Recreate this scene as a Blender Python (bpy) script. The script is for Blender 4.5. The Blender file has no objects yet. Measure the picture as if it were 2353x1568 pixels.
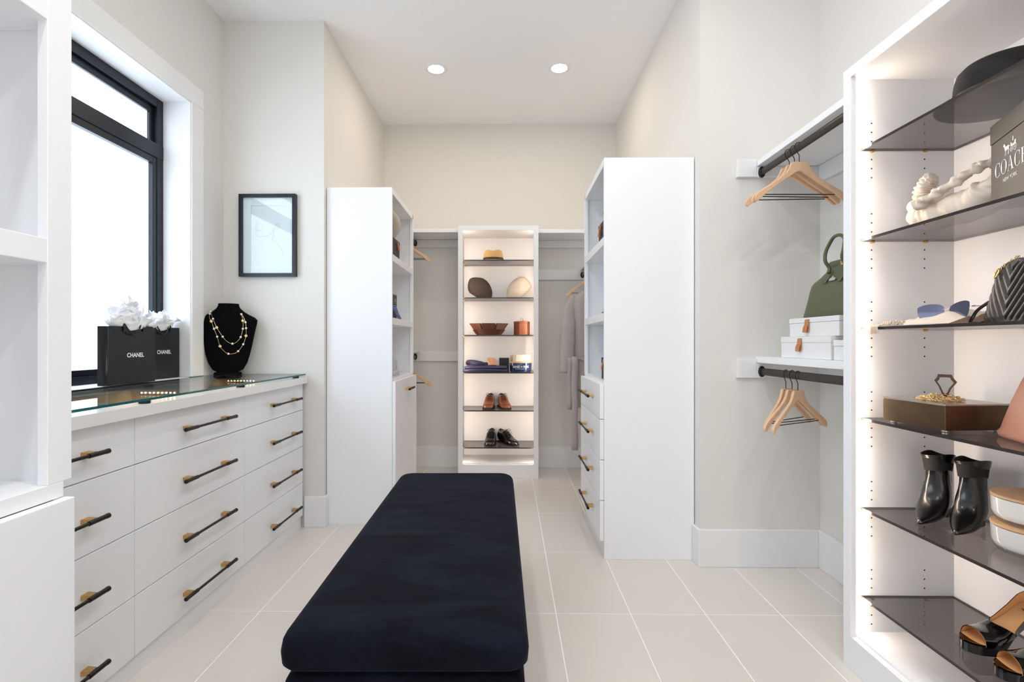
import bpy, math, random
from mathutils import Vector, Matrix
random.seed(7)
S = bpy.context.scene
C = S.collection
PI = math.pi

# ---------------------------------------------------------------- camera, world, lights, exposure
cam_data = bpy.data.cameras.new('camera')
cam = bpy.data.objects.new('camera', cam_data)
C.objects.link(cam)
cam.location = (0, 0, 1.11)
cam.rotation_euler = (PI / 2, 0, 0.015)
cam_data.sensor_width = 36.0
cam_data.lens = 1170 * 36 / 2353
cam_data.shift_x = 0.011
cam_data.shift_y = 0.0013
cam_data.clip_start = 0.02
S.camera = cam

W = bpy.data.worlds.new('world')
S.world = W
W.use_nodes = True
bg = W.node_tree.nodes['Background']
bg.inputs[0].default_value = (0.85, 0.92, 1.0, 1)
bg.inputs[1].default_value = 1.0

S.view_settings.view_transform = 'Standard'
S.view_settings.look = 'None'
S.view_settings.gamma = 1.0
S.view_settings.use_curve_mapping = False
S.view_settings.exposure = 0.23
S.cycles.use_denoising = True
S.cycles.max_bounces = 14
S.cycles.diffuse_bounces = 7
S.cycles.transparent_max_bounces = 24
S.cycles.sample_clamp_indirect = 6.0

def area(name, loc, rot, size, power, col, shape='DISK', size_y=None):
    d = bpy.data.lights.new(name, 'AREA')
    d.shape = shape
    d.size = size
    if size_y: d.size_y = size_y
    d.energy = power
    d.color = col
    o = bpy.data.objects.new(name, d)
    C.objects.link(o)
    o.location = loc
    o.rotation_euler = rot
    return o

WARM = (1.0, 0.87, 0.72)
NEUT = (1.0, 0.955, 0.90)
# ceiling downlights added as fill outside the frame (the visible pair is built as fixtures below)
for lx, ly, lp, lc in ((-0.512, 2.05, 2.8, (1.0, 0.97, 0.94)), (0.36, 2.05, 3, (1.0, 0.97, 0.94)), (1.0, 1.5, 2, (1.0, 0.98, 0.97)),
                       (-0.512, 0.45, 8, (0.97, 0.975, 1.0)), (0.36, 0.45, 8.5, (0.97, 0.975, 1.0)), (1.0, 0.1, 6, (0.97, 0.975, 1.0)),
                       (-0.512, -1.2, 7, (0.97, 0.975, 1.0)), (0.36, -1.2, 7, (0.97, 0.975, 1.0))):
    area('pair_or_fill_downlight', (lx, ly, 3.03), (0, 0, 0), 0.11, lp, lc)
REAR_FILL_STRENGTH = 0.8
WINDOW_STRENGTH = 3.2
DOWNLIGHT_STRENGTH = 122.0
LED_STRENGTH = 46.0

# ---------------------------------------------------------------- mesh helpers
def lin(c):
    return tuple((x / 12.92 if x <= 0.04045 else ((x + 0.055) / 1.055) ** 2.4) for x in c)

def rgb(r, g, b):
    return lin((r / 255, g / 255, b / 255))

class MB:
    def __init__(s):
        s.v, s.f, s.m = [], [], []
    def add(s, vs, fs, mi=0):
        b = len(s.v)
        s.v += [tuple(p) for p in vs]
        for f in fs:
            s.f.append([i + b for i in f]); s.m.append(mi)
        return s
    def box(s, x0, y0, z0, x1, y1, z1, mi=0):
        x0, x1 = sorted((x0, x1)); y0, y1 = sorted((y0, y1)); z0, z1 = sorted((z0, z1))
        vs = [(x0, y0, z0), (x1, y0, z0), (x1, y1, z0), (x0, y1, z0), (x0, y0, z1), (x1, y0, z1), (x1, y1, z1), (x0, y1, z1)]
        return s.add(vs, [(0, 3, 2, 1), (4, 5, 6, 7), (0, 1, 5, 4), (1, 2, 6, 5), (2, 3, 7, 6), (3, 0, 4, 7)], mi)
    def loft(s, rings, mi=0, cap0=True, cap1=True, closed=True):
        n = len(rings[0]); vs = []; fs = []
        for r in rings: vs += list(r)
        for k in range(len(rings) - 1):
            for i in range(n if closed else n - 1):
                j = (i + 1) % n
                fs.append((k * n + i, k * n + j, (k + 1) * n + j, (k + 1) * n + i))
        if cap0: fs.append(tuple(reversed(range(n))))
        if cap1: fs.append(tuple((len(rings) - 1) * n + i for i in range(n)))
        return s.add(vs, fs, mi)
    def lathe(s, prof, n=24, c=(0, 0, 0), sx=1, sy=1, mi=0, cap0=True, cap1=True):
        rings = []
        for r, z in prof:
            rings.append([(c[0] + sx * r * math.cos(2 * PI * i / n), c[1] + sy * r * math.sin(2 * PI * i / n), c[2] + z) for i in range(n)])
        return s.loft(rings, mi, cap0, cap1)
    def tube(s, path, r, n=8, mi=0, closed=False, flat=1.0):
        P = [Vector(p) for p in path]; m = len(P)
        R = r if isinstance(r, (list, tuple)) else [r] * m
        rings = []; up = None
        for k in range(m):
            if closed: t = P[(k + 1) % m] - P[k - 1]
            else: t = P[min(k + 1, m - 1)] - P[max(k - 1, 0)]
            if t.length < 1e-9: t = Vector((0, 0, 1))
            t.normalize()
            if up is None:
                up = Vector((0, 0, 1)) if abs(t.z) < 0.9 else Vector((0, 1, 0))
            a = up - t * up.dot(t)
            if a.length < 1e-6: a = t.orthogonal()
            a.normalize(); b = t.cross(a); up = a
            rings.append([P[k] + (a * math.cos(2 * PI * i / n) + b * math.sin(2 * PI * i / n) * flat) * R[k] for i in range(n)])
        if closed:
            rings.append(rings[0])
            return s.loft(rings, mi, False, False)
        return s.loft(rings, mi)
    def cyl(s, p0, p1, r, n=16, mi=0):
        return s.tube([p0, p1], r, n, mi)
    def ball(s, c, r, nu=12, nv=8, mi=0):
        rx, ry, rz = r if isinstance(r, (list, tuple)) else (r, r, r)
        rings = []
        for k in range(nv + 1):
            t = -PI / 2 + PI * k / nv
            q = max(math.cos(t), 0.02)
            rings.append([(c[0] + rx * q * math.cos(2 * PI * i / nu), c[1] + ry * q * math.sin(2 * PI * i / nu), c[2] + rz * math.sin(t)) for i in range(nu)])
        return s.loft(rings, mi)
    def prism(s, poly, fn, d0, d1, mi=0):
        # poly: 2D outline; fn(a,b,d) -> 3D point
        n = len(poly)
        vs = [fn(a, b, d0) for a, b in poly] + [fn(a, b, d1) for a, b in poly]
        fs = [tuple(reversed(range(n))), tuple(range(n, 2 * n))]
        fs += [(i, (i + 1) % n, n + (i + 1) % n, n + i) for i in range(n)]
        return s.add(vs, fs, mi)
    def grid(s, fn, nu, nv, mi=0, thick=None):
        vs = [fn(i / nu, j / nv) for j in range(nv + 1) for i in range(nu + 1)]
        fs = [(j * (nu + 1) + i, j * (nu + 1) + i + 1, (j + 1) * (nu + 1) + i + 1, (j + 1) * (nu + 1) + i) for j in range(nv) for i in range(nu)]
        return s.add(vs, fs, mi)

MW = {}       # world matrix of every root built here

def finish(name, mb, mats, smooth, bevel, seg, solid):
    import bmesh
    me = bpy.data.meshes.new(name)
    me.from_pydata(mb.v, [], mb.f)
    if not isinstance(mats, (list, tuple)): mats = [mats]
    for m in mats: me.materials.append(m)
    if len(mats) > 1:
        me.polygons.foreach_set('material_index', mb.m)
    bm = bmesh.new(); bm.from_mesh(me)
    bmesh.ops.recalc_face_normals(bm, faces=bm.faces)
    bm.to_mesh(me); bm.free()
    if smooth:
        me.shade_smooth()
        if smooth < 180: me.set_sharp_from_angle(angle=math.radians(smooth))
    o = bpy.data.objects.new(name, me)
    C.objects.link(o)
    if solid:
        md = o.modifiers.new('solid', 'SOLIDIFY'); md.thickness = solid; md.offset = 0
    if bevel:
        md = o.modifiers.new('bevel', 'BEVEL'); md.width = bevel; md.segments = seg; md.limit_method = 'ANGLE'; md.angle_limit = 0.6
    return o

def root_of(o):
    while o.parent: o = o.parent
    return o

def part(name, mb, mats, parent, world=True, smooth=0, bevel=0, seg=2, solid=0, label=None, stuff=False):
    if world:
        inv = MW[root_of(parent).name].inverted()
        mb.v = [tuple(inv @ Vector(p)) for p in mb.v]
    o = finish(name, mb, mats, smooth, bevel, seg, solid)
    o.parent = parent
    if label: o['label'] = label
    if stuff: o['kind'] = 'stuff'
    return o

def sub(o, name, parent):
    """another part that shares the mesh of o"""
    c = o.copy(); c.name = name; C.objects.link(c); c.parent = parent
    return c

def thing(name, label, cat, loc, rz=0, group=None):
    o = bpy.data.objects.new(name, None); C.objects.link(o)
    o.empty_display_size = 0.05
    o.location = loc; o.rotation_euler = (0, 0, rz)
    o['label'] = label; o['category'] = cat
    if group: o['group'] = group
    MW[o.name] = Matrix.Translation(Vector(loc)) @ Matrix.Rotation(rz, 4, 'Z')
    return o

def struct(name, mb, mats, label=None, bevel=0, smooth=0):
    o = finish(name, mb, mats, smooth, bevel, 2, 0)
    o['kind'] = 'structure'
    if label: o['label'] = label
    MW[o.name] = Matrix.Identity(4)
    return o

def copy_tree(o, parent=None):
    c = o.copy(); C.objects.link(c); c.parent = parent
    for ch in list(o.children): copy_tree(ch, c)
    return c

def dup(o, loc, rz, label, group=None):
    c = copy_tree(o)
    c.location = loc; c.rotation_euler = (0, 0, rz); c['label'] = label
    if group: c['group'] = group
    return c

def text_poly(txt, size, bold=0.0):
    cu = bpy.data.curves.new('lettering', 'FONT')
    cu.body = txt; cu.size = size; cu.offset = bold; cu.align_x = 'CENTER'; cu.align_y = 'CENTER'
    cu.resolution_u = 3
    o = bpy.data.objects.new('lettering', cu); C.objects.link(o)
    dg = bpy.context.evaluated_depsgraph_get()
    me = bpy.data.meshes.new_from_object(o.evaluated_get(dg))
    vs = [(v.co.x, v.co.y) for v in me.vertices]
    fs = [tuple(p.vertices) for p in me.polygons]
    bpy.data.objects.remove(o); bpy.data.curves.remove(cu); bpy.data.meshes.remove(me)
    return vs, fs

def smooth_path(pts, n=8, closed=False):
    P = [Vector(p) for p in pts]; m = len(P); out = []
    rng = range(m if closed else m - 1)
    for k in rng:
        if closed: a, b, c, d = P[k - 1], P[k], P[(k + 1) % m], P[(k + 2) % m]
        else: a, b, c, d = P[max(k - 1, 0)], P[k], P[k + 1], P[min(k + 2, m - 1)]
        for i in range(n):
            t = i / n
            out.append(0.5 * ((2 * b) + (c - a) * t + (2 * a - 5 * b + 4 * c - d) * t * t + (3 * b - a - 3 * c + d) * t ** 3))
    if not closed: out.append(P[-1])
    return out

# ---------------------------------------------------------------- materials
def M(name, col, rough=0.5, metal=0.0, nscale=20, namt=0.03, bump=0.0, bscale=None, sheen=0.0, coat=0.0, spec=0.5, stretch=(1, 1, 1), rnd=0.0):
    m = bpy.data.materials.new(name); m.use_nodes = True
    nt = m.node_tree; N = nt.nodes; L = nt.links
    b = N['Principled BSDF']
    b.inputs['Roughness'].default_value = rough
    b.inputs['Metallic'].default_value = metal
    b.inputs['Specular IOR Level'].default_value = spec
    if sheen:
        b.inputs['Sheen Weight'].default_value = sheen
        b.inputs['Sheen Roughness'].default_value = 0.35
    if coat:
        b.inputs['Coat Weight'].default_value = coat
        b.inputs['Coat Roughness'].default_value = 0.04
    tc = N.new('ShaderNodeTexCoord')
    mp = N.new('ShaderNodeMapping'); mp.inputs['Scale'].default_value = stretch
    L.new(tc.outputs['Object'], mp.inputs[0])
    nz = N.new('ShaderNodeTexNoise'); nz.inputs['Scale'].default_value = nscale; nz.inputs['Detail'].default_value = 5
    L.new(mp.outputs[0], nz.inputs['Vector'])
    mx = N.new('ShaderNodeMix'); mx.data_type = 'RGBA'
    mx.inputs[6].default_value = tuple(max(0, c * (1 - namt)) for c in col) + (1,)
    mx.inputs[7].default_value = tuple(min(1, c * (1 + namt)) for c in col) + (1,)
    L.new(nz.outputs['Fac'], mx.inputs[0])
    out = mx.outputs[2]
    if rnd:
        oi = N.new('ShaderNodeObjectInfo')
        mr = N.new('ShaderNodeMapRange'); mr.inputs[3].default_value = 1 - rnd; mr.inputs[4].default_value = 1 + rnd
        L.new(oi.outputs['Random'], mr.inputs[0])
        hv = N.new('ShaderNodeHueSaturation'); L.new(mr.outputs[0], hv.inputs['Value']); L.new(out, hv.inputs['Color'])
        out = hv.outputs[0]
    L.new(out, b.inputs['Base Color'])
    if bump:
        n2 = N.new('ShaderNodeTexNoise'); n2.inputs['Scale'].default_value = bscale or nscale; n2.inputs['Detail'].default_value = 4
        L.new(mp.outputs[0], n2.inputs['Vector'])
        bp = N.new('ShaderNodeBump'); bp.inputs['Strength'].default_value = bump; bp.inputs['Distance'].default_value = 0.002
        L.new(n2.outputs['Fac'], bp.inputs['Height']); L.new(bp.outputs[0], b.inputs['Normal'])
    return m

def emitter(name, col, strength):
    m = bpy.data.materials.new(name); m.use_nodes = True
    nt = m.node_tree; nt.nodes.clear()
    e = nt.nodes.new('ShaderNodeEmission'); o = nt.nodes.new('ShaderNodeOutputMaterial')
    e.inputs[0].default_value = (*col, 1); e.inputs[1].default_value = strength
    nt.links.new(e.outputs[0], o.inputs[0])
    return m

def sheet_glass(name, tint, rough=0.0, f0=0.045, refl=0.92):
    """clear or tinted plate glass: straight transmission plus Schlick surface reflection"""
    m = bpy.data.materials.new(name); m.use_nodes = True
    nt = m.node_tree; N = nt.nodes; L = nt.links; N.clear()
    o = N.new('ShaderNodeOutputMaterial'); mx = N.new('ShaderNodeMixShader')
    t = N.new('ShaderNodeBsdfTransparent'); t.inputs[0].default_value = (*tint, 1)
    g = N.new('ShaderNodeBsdfGlossy'); g.inputs['Roughness'].default_value = rough
    lw = N.new('ShaderNodeLayerWeight')
    p = N.new('ShaderNodeMath'); p.operation = 'POWER'; p.inputs[1].default_value = 5
    q = N.new('ShaderNodeMath'); q.operation = 'MULTIPLY_ADD'; q.inputs[1].default_value = refl; q.inputs[2].default_value = f0
    L.new(lw.outputs['Facing'], p.inputs[0]); L.new(p.outputs[0], q.inputs[0]); L.new(q.outputs[0], mx.inputs[0])
    L.new(t.outputs[0], mx.inputs[1]); L.new(g.outputs[0], mx.inputs[2]); L.new(mx.outputs[0], o.inputs[0])
    return m

WALL = M('greige_wall_paint', rgb(228, 225, 220), 0.75, nscale=6, namt=0.012, bump=0.05, bscale=180)
CEIL = M('ceiling_paint', rgb(243, 242, 242), 0.85, nscale=5, namt=0.01, bump=0.04, bscale=160)
PAINT = M('white_lacquer', rgb(245, 246, 248), 0.33, nscale=4, namt=0.008, bump=0.015, bscale=90)
TRIM = M('white_trim_paint', rgb(238, 238, 238), 0.4, nscale=5, namt=0.01)
TILE = M('porcelain_tile', rgb(225, 218, 210), 0.24, nscale=3.5, namt=0.02, bump=0.01, bscale=60, rnd=0.012)
GROUT = M('pale_grout', rgb(252, 250, 247), 0.85, nscale=90, namt=0.03)
BLACKFRAME = M('black_window_aluminium', rgb(26, 29, 38), 0.32, 0.3, nscale=40, namt=0.05)
BRONZEROD = M('dark_bronze_rod', rgb(62, 56, 54), 0.35, 0.7, nscale=30, namt=0.08)
BLACKMETAL = M('matte_black_metal', rgb(38, 33, 31), 0.38, 0.5, nscale=60, namt=0.08)
BRASS = M('brushed_brass', rgb(205, 165, 105), 0.32, 1.0, nscale=60, namt=0.08)
GOLD = M('polished_gold', rgb(232, 202, 146), 0.2, 1.0, nscale=40, namt=0.06)
HANGWOOD = M('beech_hanger_wood', rgb(224, 184, 148), 0.45, nscale=9, namt=0.09, stretch=(6, 6, 1), bump=0.05)
SMOKED = sheet_glass('smoked_shelf_glass', (0.58, 0.56, 0.56), 0.0, 0.05)
SMOKEDGE = M('smoked_glass_edge', rgb(44, 38, 38), 0.15, nscale=30, namt=0.05)
CLEARGLASS = sheet_glass('clear_glass', (0.95, 0.975, 0.965), 0.0, 0.045)
TEALEDGE = M('green_glass_edge', rgb(10, 92, 100), 0.08, nscale=10, namt=0.2)
WARMLED = emitter('warm_led_strip', (1.0, 0.80, 0.62), LED_STRENGTH)
HOLE = M('dark_pin_hole', rgb(40, 36, 34), 0.9)
TAN = M('tan_tray_suede', rgb(228, 204, 172), 0.9, nscale=80, namt=0.05, bump=0.1)
# ================================================================ ROOM
H = 3.05
XL, XR = -1.72, 1.54
YA, YB, YR = 3.05, 4.52, 2.54        # left return wall, back wall, right return wall
NL, NR = -1.11, 0.95                 # niche side walls
WY0, WY1, WZ0, WZ1 = 1.16, 2.716, 0.925, 2.405   # window opening

floor = struct('floor', MB().box(-2.0, -2.7, -0.06, 1.8, 4.7, -0.0012), GROUT, 'pale tiled floor with light grout lines')
tw, tl, gap = 0.305, 0.61, 0.005
tile_mesh = MB().box(gap / 2, gap / 2, -0.008, tw - gap / 2, tl - gap / 2, 0.0)
first = None
for i in range(-7, 5):
    for j in range(-5, 4):
        x, y = 0.195 + tw * i, 2.088 + tl * j
        if first is None:
            first = finish('floor_tile', tile_mesh, TILE, 0, 0, 1, 0)
            t = first
        else:
            t = first.copy(); C.objects.link(t)
        t.parent = floor; t.location = (x, y, 0)

struct('ceiling', MB().box(-2.0, -2.7, H, 1.8, 4.7, H + 0.1), CEIL, 'plain white ceiling')
w = MB()
w.box(-1.95, 0.98, 0, XL, WY0, H); w.box(-1.95, WY1, 0, XL, YA, H)
w.box(-1.95, WY0, 0, XL, WY1, WZ0 - 0.02); w.box(-1.95, WY0, WZ1, XL, WY1, H)
struct('wall_left', w, WALL, 'greige wall around the window on the left')
struct('wall_left_jog', MB().box(-1.95, -2.6, 0, -1.345, 0.98, H), WALL, 'greige wall behind the near left bookcase')
struct('wall_left_return', MB().box(-1.95, YA, 0, NL - 0.1, YA + 0.1, H), WALL, 'greige return wall with the framed drawing')
struct('wall_niche_left', MB().box(NL - 0.1, YA, 0, NL, YB, H), WALL, 'left side wall of the far niche')
struct('wall_back', MB().box(NL - 0.1, YB, 0, NR + 0.1, YB + 0.1, H), WALL, 'beige back wall of the far niche')
struct('wall_niche_right', MB().box(NR, YR, 0, NR + 0.1, YB, H), WALL, 'right side wall of the far niche')
struct('wall_right_return', MB().box(NR + 0.1, YR, 0, 1.65, YR + 0.1, H), WALL, 'greige return wall of the right hanging alcove')
struct('wall_right', MB().box(XR, -2.6, 0, XR + 0.11, YR, H), WALL, 'right wall behind the lit shelves')
w = MB(); w.box(-2.0, -2.7, 0, -0.9, -2.6, H); w.box(1.1, -2.7, 0, 1.8, -2.6, H); w.box(-0.9, -2.7, 0, 1.1, -2.6, 0.6); w.box(-0.9, -2.7, 2.7, 1.1, -2.6, H)
struct('wall_rear', w, WALL, 'wall behind the photographer')

bh, bt = 0.185, 0.015
def base(name, x0, y0, x1, y1, label):
    struct(name, MB().box(x0, y0, 0, x1, y1, bh), TRIM, label, bevel=0.003)
base('baseboard_left_return', -1.226, YA - bt, NL + bt, YA, 'tall white baseboard on the left return wall')
base('baseboard_niche_left_near', NL, YA, NL + bt, 3.083, 'short white baseboard return at the left corner')
base('baseboard_niche_left', NL, 3.80, NL + bt, YB, 'white baseboard on the left niche wall')
base('baseboard_back_left', NL + bt, YB - bt, -0.412, YB, 'white baseboard left of the far lit unit')
base('baseboard_back_right', 0.247, YB - bt, NR - bt, YB, 'white baseboard right of the far lit unit')
base('baseboard_niche_right', NR - bt, 3.31, NR, YB, 'white baseboard on the right niche wall')
base('baseboard_right_return', NR - bt, YR - bt, XR - bt, YR, 'tall white baseboard in the right alcove')
base('baseboard_niche_right_near', NR - bt, YR, NR, 2.606, 'short white baseboard return at the right corner')
base('baseboard_right', XR - bt, 1.785, XR, YR, 'white baseboard on the right wall of the alcove')

# ---- window
cas = MB()
ct, cw = 0.018, 0.105
cas_o = struct('trim_1', MB().box(XL, WY1, 0.925, XL + ct, WY1 + cw, WZ1), TRIM, 'white casing around the window', bevel=0.003)
part('casing_head', MB().box(XL, WY0 - cw, WZ1, XL + ct, WY1 + cw, WZ1 + cw), TRIM, cas_o, bevel=0.003)
part('casing_side', MB().box(XL, WY0 - cw, 0.925, XL + ct, WY0, WZ1), TRIM, cas_o, bevel=0.003)
b = MB()   # inner bead of the casing
b.box(XL, WY1 - 0.006, 0.926, XL + 0.011, WY1, WZ1); b.box(XL, WY0 + 0.006, WZ1 - 0.006, XL + 0.011, WY1 - 0.006, WZ1)
part('casing_bead', b, TRIM, cas_o)

XW = -1.857    # room-side face of the black frame
win = struct('window_1', MB().box(XW - 0.06, WY0, WZ0, XW, WY0 + 0.05, WZ1), BLACKFRAME, 'black framed frosted window with transom light')
part('frame_head', MB().box(XW - 0.06, WY0 + 0.05, WZ1 - 0.05, XW, WY1 - 0.05, WZ1), BLACKFRAME, win, bevel=0.003)
part('frame_jamb', MB().box(XW - 0.06, WY1 - 0.05, WZ0, XW, WY1, WZ1), BLACKFRAME, win, bevel=0.003)
part('frame_bottom_rail', MB().box(XW - 0.06, WY0 + 0.05, WZ0, XW, WY1 - 0.05, WZ0 + 0.035), BLACKFRAME, win, bevel=0.003)
part('transom_bar', MB().box(XW - 0.06, WY0 + 0.05, 2.085, XW + 0.002, WY1 - 0.002, 2.16), BLACKFRAME, win, bevel=0.003)
lo = MB(); y0, y1, z0, z1 = WY0 + 0.05, WY1 - 0.05, WZ0 + 0.035, 2.085
lo.box(XW - 0.045, y0, z0, XW - 0.012, y0 + 0.028, z1); lo.box(XW - 0.045, y1 - 0.028, z0, XW - 0.004, y1 + 0.03, z1)
lo.box(XW - 0.045, y0 + 0.028, z1 - 0.034, XW - 0.004, y1 - 0.028, z1); lo.box(XW - 0.045, y0 + 0.028, z0, XW - 0.012, y1 - 0.028, z0 + 0.028)
part('lower_sash', lo, BLACKFRAME, win, bevel=0.002)
up = MB()
up.box(XW - 0.05, y1 - 0.03, 2.16, XW - 0.02, y1, WZ1 - 0.05); up.box(XW - 0.05, y0, 2.16, XW - 0.02, y0 + 0.03, WZ1 - 0.05)
up.box(XW - 0.05, y0 + 0.03, WZ1 - 0.085, XW - 0.02, y1 - 0.03, WZ1 - 0.05)
part('upper_sash', up, BLACKFRAME, win, bevel=0.002)

def frosted(name, strength):
    m = bpy.data.materials.new(name); m.use_nodes = True
    nt = m.node_tree; N = nt.nodes; L = nt.links
    b = N['Principled BSDF']; b.inputs['Roughness'].default_value = 0.5
    b.inputs['Base Color'].default_value = (0.8, 0.85, 0.9, 1)
    tc = N.new('ShaderNodeTexCoord'); nz = N.new('ShaderNodeTexNoise'); nz.inputs['Scale'].default_value = 1.3; nz.inputs['Detail'].default_value = 1
    L.new(tc.outputs['Object'], nz.inputs['Vector'])
    mx = N.new('ShaderNodeMix'); mx.data_type = 'RGBA'
    mx.inputs[6].default_value = (0.66, 0.82, 1.0, 1); mx.inputs[7].default_value = (0.76, 0.87, 1.0, 1)
    L.new(nz.outputs['Fac'], mx.inputs[0]); L.new(mx.outputs[2], b.inputs['Emission Color'])
    b.inputs['Emission Strength'].default_value = strength
    return m
FROST = frosted('frosted_daylit_glass', WINDOW_STRENGTH)
part('pane', MB().box(XW - 0.034, y0 + 0.026, z0 + 0.026, XW - 0.028, y1 - 0.026, z1 - 0.03), FROST, win)
part('pane', MB().box(XW - 0.04, y0 + 0.028, 2.158, XW - 0.034, y1 - 0.028, WZ1 - 0.083), FROST, win)
w2 = struct('fill_window', MB().box(-0.9, -2.68, 0.6, 1.1, -2.62, 0.66), BLACKFRAME, 'unseen frosted window added as fill light behind the photographer')  # unseen window added on the rear wall to brighten the room
REAR_FILL = frosted('rear_fill_glow', REAR_FILL_STRENGTH)
part('fill_window_frame', MB().box(-0.9, -2.68, 2.64, 1.1, -2.62, 2.7).box(-0.9, -2.68, 0.66, -0.84, -2.62, 2.64).box(1.04, -2.68, 0.66, 1.1, -2.62, 2.64).box(0.07, -2.68, 0.66, 0.13, -2.62, 2.64), BLACKFRAME, w2)
part('pane', MB().box(-0.84, -2.66, 0.66, 0.07, -2.65, 2.64).box(0.13, -2.66, 0.66, 1.04, -2.65, 2.64), REAR_FILL, w2)
part('sill', MB().box(XW - 0.06, WY0 + 0.002, WZ0 - 0.02, XL + 0.004, WY1 - 0.002, WZ0 - 0.001), TRIM, win, bevel=0.002)
j = MB(); j.box(XW, WY1 - 0.004, WZ0, XL, WY1 - 0.0005, WZ1 - 0.0005); j.box(XW, WY0, WZ1 - 0.004, XL, WY1 - 0.004, WZ1 - 0.0005)
part('jamb_lining', j, TRIM, win)

# ---- recessed lights
LAMP = emitter('lit_downlight', (1.0, 0.86, 0.68), DOWNLIGHT_STRENGTH)
def pair_or_fill_downlight(x, y, label):
    t = thing('recessed_ceiling_light', label, 'ceiling light', (x, y, H), 0, 'recessed ceiling lights')
    part('trim_ring', MB().lathe([(0.052, -0.001), (0.056, -0.006), (0.078, -0.004), (0.082, -0.0005)], 40, cap0=False, cap1=False), TRIM, t, world=False, smooth=40)
    part('lens', MB().lathe([(0.0001, -0.004), (0.053, -0.0035)], 40, cap1=False), LAMP, t, world=False)
pair_or_fill_downlight(-0.512, 3.6, 'lit round recessed ceiling light on the left of the pair')
pair_or_fill_downlight(0.36, 3.6, 'lit round recessed ceiling light on the right of the pair')

# ================================================================ CASEWORK
def pull(drawer, xf, s, yc, zc, L, off=0.034):
    """bar pull along Y on a front facing s*x"""
    bar = MB()
    xb = xf + s * off
    bar.cyl((xb, yc - L / 2, zc), (xb, yc + L / 2, zc), 0.0052, 12)
    for e in (-1, 1):
        bar.cyl((xb, yc + e * (L / 2 - 0.001), zc), (xb, yc + e * (L / 2 - 0.07), zc), 0.0072, 12)
        bar.cyl((xb, yc + e * (L / 2 - 0.006), zc), (xb, yc + e * (L / 2 + 0.003), zc), 0.0078, 12)
    part('handle_bar', bar, BLACKMETAL, drawer, smooth=40, label='black bar pull')
    for e in (-1, 1):
        y = yc + e * (L / 2 - 0.045)
        p = MB().prism([(0, -0.014), (off - 0.004, -0.010), (off - 0.004, 0.010), (0, 0.014)], lambda a, b, d: (xf + s * a, y + b, zc + d), -0.0075, 0.0075)
        part('handle_post', p, BRASS, drawer, bevel=0.0012, label='brass post of the pull')

# ---- dresser under the window
XD = -1.23
dr = thing('dresser', 'long white dresser with glass top and black bar pulls under the window', 'dresser', (-1.475, 2.01, 0))
DY0, DY1 = 0.995, 3.03
part('carcass', MB().box(XL + 0.003, DY0, 0.07, XD - 0.021, DY1, 0.82), PAINT, dr)
part('plinth', MB().box(XL + 0.003, DY0, 0, XD - 0.012, DY1, 0.07), PAINT, dr)
cols = [(1.006, 1.657), (1.660, 2.354), (2.357, 3.028)]
rows = [(0.708, 0.862), (0.49, 0.705), (0.275, 0.487), (0.075, 0.272)]
hz = [0.785, 0.592, 0.373, 0.155]
for ci, (a, b_) in enumerate(cols):
    for ri, (z0, z1) in enumerate(rows):
        d = part('drawer', MB().box(XD - 0.02, a, z0, XD, b_, z1), PAINT, dr, bevel=0.0015)
        pull(d, XD, 1, ((a + b_) / 2 if ci == 0 else (2.047 if ci == 1 else 2.755)), hz[ri], 0.345)
ctz0, ctz1 = 0.866, 0.903
trays = [(1.10, 1.60), (1.72, 2.20), (2.42, 2.885)]
tx0, tx1 = -1.645, -1.275
ct_ = MB()
ct_.box(tx1, DY0 - 0.002, ctz0, -1.203, DY1 + 0.004, ctz1); ct_.box(XL + 0.003, DY0 - 0.002, ctz0, tx0, DY1 + 0.004, ctz1)
ys = [DY0 - 0.002] + [q for t in trays for q in t] + [DY1 + 0.004]
for k in range(0, 8, 2):
    ct_.box(tx0, ys[k], ctz0, tx1, ys[k + 1], ctz1)
part('countertop', ct_, M('polished_quartz', rgb(240, 239, 238), 0.12, nscale=8, namt=0.015), dr)
BEAD = emitter('led_bead_glow', (1.0, 0.84, 0.62), 130)
bead0 = None
for (a, b_) in trays:
    l = MB()
    l.box(tx0, a, 0.822, tx1, b_, 0.830)
    l.box(tx0 + 0.0005, a, 0.83, tx0 + 0.005, b_, ctz1 - 0.002); l.box(tx1 - 0.005, a, 0.83, tx1 - 0.0005, b_, ctz1 - 0.002)
    l.box(tx0 + 0.005, a + 0.0005, 0.83, tx1 - 0.005, a + 0.005, ctz1 - 0.002); l.box(tx0 + 0.005, b_ - 0.005, 0.83, tx1 - 0.005, b_ - 0.0005, ctz1 - 0.002)
    lining = part('tray_lining', l, TAN, dr, label='tan suede lined display tray')
    bar = part('led_bar', MB().box(-1.60, b_ - 0.012, 0.886, -1.44, b_ - 0.0055, 0.896), M('led_bar_plastic', rgb(150, 135, 112), 0.6), lining)
    for k in range(9):
        bd = part('led_bead', MB().ball((-1.592 + k * 0.018, b_ - 0.0135, 0.891), 0.003, 8, 6), BEAD, lining, smooth=180)
g = MB(); gx0, gx1, gy0, gy1, gz0, gz1 = XL + 0.004, -1.212, DY0, DY1 - 0.004, 0.914, 0.922
g.box(gx0, gy0, gz0, gx1, gy1, gz1, 1)
g.m[0] = 0; g.m[1] = 0
part('glass_top', g, [CLEARGLASS, TEALEDGE], dr, label='clear glass sheet with green edge')
for px, py in [(-1.235, 1.71), (-1.235, 2.33), (-1.235, 2.94), (-1.66, 1.71), (-1.66, 2.33), (-1.66, 2.94), (-1.235, 1.08)]:
    part('glass_standoff', MB().lathe([(0.017, ctz1), (0.018, ctz1 + 0.001), (0.018, 0.912), (0.017, gz0)], 20, (px, py, 0)), BLACKMETAL, dr, smooth=40)

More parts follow.
